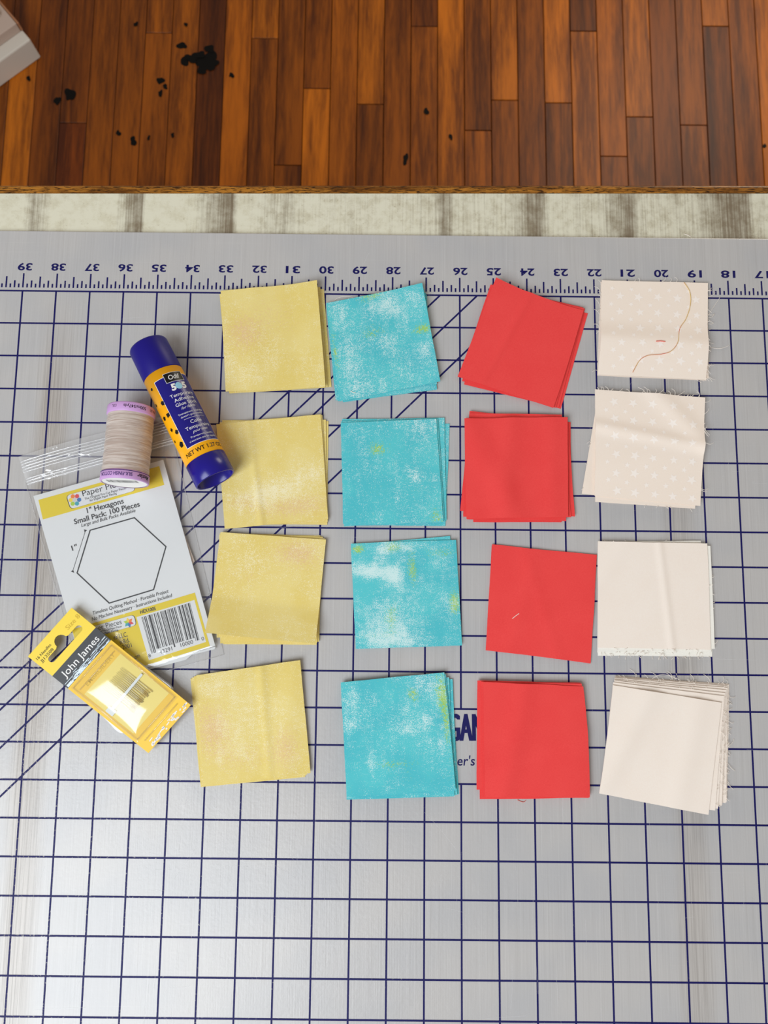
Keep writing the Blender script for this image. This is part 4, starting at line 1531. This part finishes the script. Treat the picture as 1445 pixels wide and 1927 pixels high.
def nq(s, t):
    """packet place: s across from the left corner side (0) to the right (1), t from the hang end (0) to the far end (1)"""
    a = nL.lerp(nT, s)
    b = nB_.lerp(nR, s)
    return a.lerp(b, t)


def nW(s, t):
    p = nq(s, t)
    return (p.x + NO[0], p.y + NO[1])


# card with its hang slot cut out: built as a fan between the outline and the hole
hole = []
for p in ((0.20, 0.105), (0.36, 0.105)):
    hole.append(p)
for k in range(9):
    a = pi - pi * k / 8
    hole.append((0.5 + 0.105 * cos(a) * 1.0, 0.105 - 0.045 * sin(a) - 0.008))
hole += [(0.64, 0.105), (0.82, 0.105)]
for k in range(1, 8):
    a = pi / 2 - pi * k / 8
    hole.append((0.82 + 0.055 * cos(a), 0.128 - 0.023 * sin(a)))
hole += [(0.82, 0.151), (0.20, 0.151)]
for k in range(1, 8):
    a = -pi / 2 - pi * k / 8
    hole.append((0.20 + 0.055 * cos(a), 0.128 - 0.023 * sin(a)))
bm = bmesh.new()
TH = 0.02
T0, T1 = 0.0, 0.205
outer = [(0, T0), (1, T0), (1, T1), (0, T1)]
ov = [bm.verts.new((*nq(*p), 0)) for p in outer]
hv = [bm.verts.new((*nq(*p), 0)) for p in hole]
es = [bm.edges.new((ov[i], ov[(i + 1) % 4])) for i in range(4)] + [bm.edges.new((hv[i], hv[(i + 1) % len(hv)])) for i in range(len(hv))]
bmesh.ops.triangle_fill(bm, use_beauty=True, use_dissolve=False, edges=es)
ext = bmesh.ops.extrude_face_region(bm, geom=bm.faces[:])
for e in ext['geom']:
    if isinstance(e, bmesh.types.BMVert):
        e.co.z -= TH
for v in bm.verts:
    v.co.z += nz(v.co.x, v.co.y)
bmesh.ops.recalc_face_normals(bm, faces=bm.faces)
me = bpy.data.meshes.new('hang_tab')
for v in bm.verts:
    v.co *= IN
bm.to_mesh(me)
bm.free()
me.materials.append(M['needle_yellow'])
tab = bpy.data.objects.new('hang_tab', me)
COL.objects.link(tab)
tab.parent = npk
nprism('slate_band', [nW(0, 0.205), nW(1, 0.205), nW(1, 0.335), nW(0, 0.335)], -TH, 0, 'needle_black')
body = nprism('card', [nW(0, 0.335), nW(1, 0.335), nW(1, 1), nW(0, 1)], -TH, 0, 'needle_amber')


def nt(body_, s0, s1, t, h, mat, parent, bold=0.0, slant=0.0, dz=0.004):
    ge = Geo()
    p0, p1 = nq(s0, t), nq(s1, t)
    vs_, fs_, w = glyphs(body_, bold, slant)
    d = p1 - p0
    ex = d / w
    nn_ = Vector((-d.y, d.x)).normalized() * h
    ge.add([(p0.x + ex.x * x + nn_.x * y, p0.y + ex.y * x + nn_.y * y, nz(p0.x + ex.x * x + nn_.x * y, p0.y + ex.y * x + nn_.y * y) + dz) for x, y in vs_], fs_)
    return ge.build('lettering', mat, parent)


band = [c for c in npk.children if c.name.startswith('slate_band')][0]
nt('Size 8', 0.70, 0.98, 0.082, 0.13, 'gold_print', tab, 0.006)
nt('16 Needles', 0.05, 0.36, 0.066, 0.085, 'grey_print', tab)
nt('JJ13508', 0.06, 0.33, 0.098, 0.085, 'grey_print', tab)
nt('John James', 0.10, 0.90, 0.278, 0.20, 'white', band, 0.004)
rr = random.Random(12)
g = Geo()
for k in range(13):
    t = 0.288 + 0.0035 * k
    s = 0.02
    while s < 0.98:
        e = min(0.985, s + rr.uniform(0.05, 0.30))
        if rr.random() < 0.25 + 0.055 * k:
            a, b = nq(s, t), nq(e, t)
            g.add([(a.x, a.y, nz(a.x, a.y) + 0.003), (b.x, b.y, nz(b.x, b.y) + 0.003)] + [(p.x, p.y, nz(p.x, p.y) + 0.003) for p in (nq(e, t + 0.0022), nq(s, t + 0.0022))], [(0, 3, 2, 1)])
        s = e + rr.uniform(0.01, 0.08)
g.build('silver_lines', 'silver', band)
nflat('inner_card', [nW(0.09, 0.44), nW(0.93, 0.44), nW(0.93, 0.845), nW(0.09, 0.845)], 0.003, 'needle_pale', body)
nt('EMBROIDERY', 0.22, 0.86, 0.422, 0.12, 'gold_print', body, 0.004)
# needles, threaded under a frosted strip
for k in range(16):
    s = 0.35 + 0.0285 * k
    t0, t1 = 0.507 + 0.004 * sin(k * 2.1), 0.755 + 0.006 * sin(k * 1.7 + 1)
    a, b = nq(s, t0), nq(s + 0.012 * sin(k * 1.3), t1)
    pts = []
    for i in range(5):
        p = a.lerp(b, i / 4)
        pts.append((p.x, p.y, nz(p.x, p.y) + 0.028))
    o = Geo().tube(pts, 0.0095, 6, lambda q: 0.35 + 0.65 * min(1, q * 2.0)).build('needle', 'steel', npk, smooth=True)
    e0, e1 = a.lerp(b, 0.86), a.lerp(b, 0.97)
    Geo().tube([(e0.x, e0.y, nz(e0.x, e0.y) + 0.039), (e1.x, e1.y, nz(e1.x, e1.y) + 0.039)], 0.007, 4).build('eye', 'needle_eye', o)
nprism('needle_strip', [nW(0.13, 0.633), nW(0.90, 0.626), nW(0.90, 0.642), nW(0.13, 0.651)], 0.034, 0.048, 'frost')
nprism('strip_end', [nW(0.10, 0.615), nW(0.20, 0.615), nW(0.20, 0.672), nW(0.10, 0.672)], 0.02, 0.052, 'frost')

# clear blister: rounded shell over the card, and its flat rim
nb1, nb2 = 26, 44
vs, fs = [], []
for j in range(nb2 + 1):
    for i in range(nb1 + 1):
        s = 0.03 + 0.94 * i / nb1
        t = 0.345 + 0.56 * j / nb2
        p = nq(s, t)
        ds = min(i / nb1, 1 - i / nb1) * 1.75 * 0.94
        dt = min(j / nb2, 1 - j / nb2) * 4.2 * 0.56
        d = min(ds, dt)
        xs_, xt_ = abs(2 * i / nb1 - 1), abs(2 * j / nb2 - 1)
        h = 0.07 * (1 - exp(-(d / 0.10) ** 1.6)) + 0.20 * (1 - xs_ ** 2.0) * (1 - xt_ ** 4.0)
        vs.append((p.x, p.y, nz(p.x, p.y) + 0.012 + h))
m = nb1 + 1
for j in range(nb2):
    for i in range(nb1):
        a = j * m + i
        fs.append((a, a + 1, a + m + 1, a + m))
recalc(mk('blister', vs, fs, 'blister', npk, smooth=True))
for pts in (((0.06, 0.36), (0.06, 0.89)), ((0.94, 0.36), (0.94, 0.89)), ((0.06, 0.36), (0.94, 0.36)), ((0.06, 0.89), (0.94, 0.89)), ((0.10, 0.40), (0.90, 0.40)), ((0.12, 0.93), (0.88, 0.93))):
    a, b = nq(*pts[0]), nq(*pts[1])
    Geo().tube([(p.x, p.y, nz(p.x, p.y) + 0.018) for p in (a, a.lerp(b, 0.5), b)], 0.018, 6).build('blister_ridge', 'blister', npk, smooth=True)
# crumpled foil-bright end seam
g = Geo()
rr = random.Random(3)
for k in range(34):
    s, t = rr.uniform(0.1, 0.92), rr.uniform(0.955, 0.99)
    a, b = nq(s, t), nq(s + rr.uniform(0.02, 0.09), t + rr.uniform(-0.006, 0.006))
    g.strip((a.x, a.y), (b.x, b.y), rr.uniform(0.015, 0.05), 0)
    for q in range(-4, 0):
        x, y, z_ = g.v[q]
        g.v[q] = (x, y, nz(x, y) + 0.006)
g.build('end_seam_print', 'white', body)
# rounded plastic case behind the card, it holds the card off the mat
cs_ = [nW(0.03, 0.52), nW(0.97, 0.40), nW(1.03, 0.86), nW(-0.06, 0.80)]
o = Geo().prism(rounded([nl(p) for p in cs_], 0.25), -0.20, -TH - 0.004, nz).build('back_case', 'case', npk)
recalc(o)
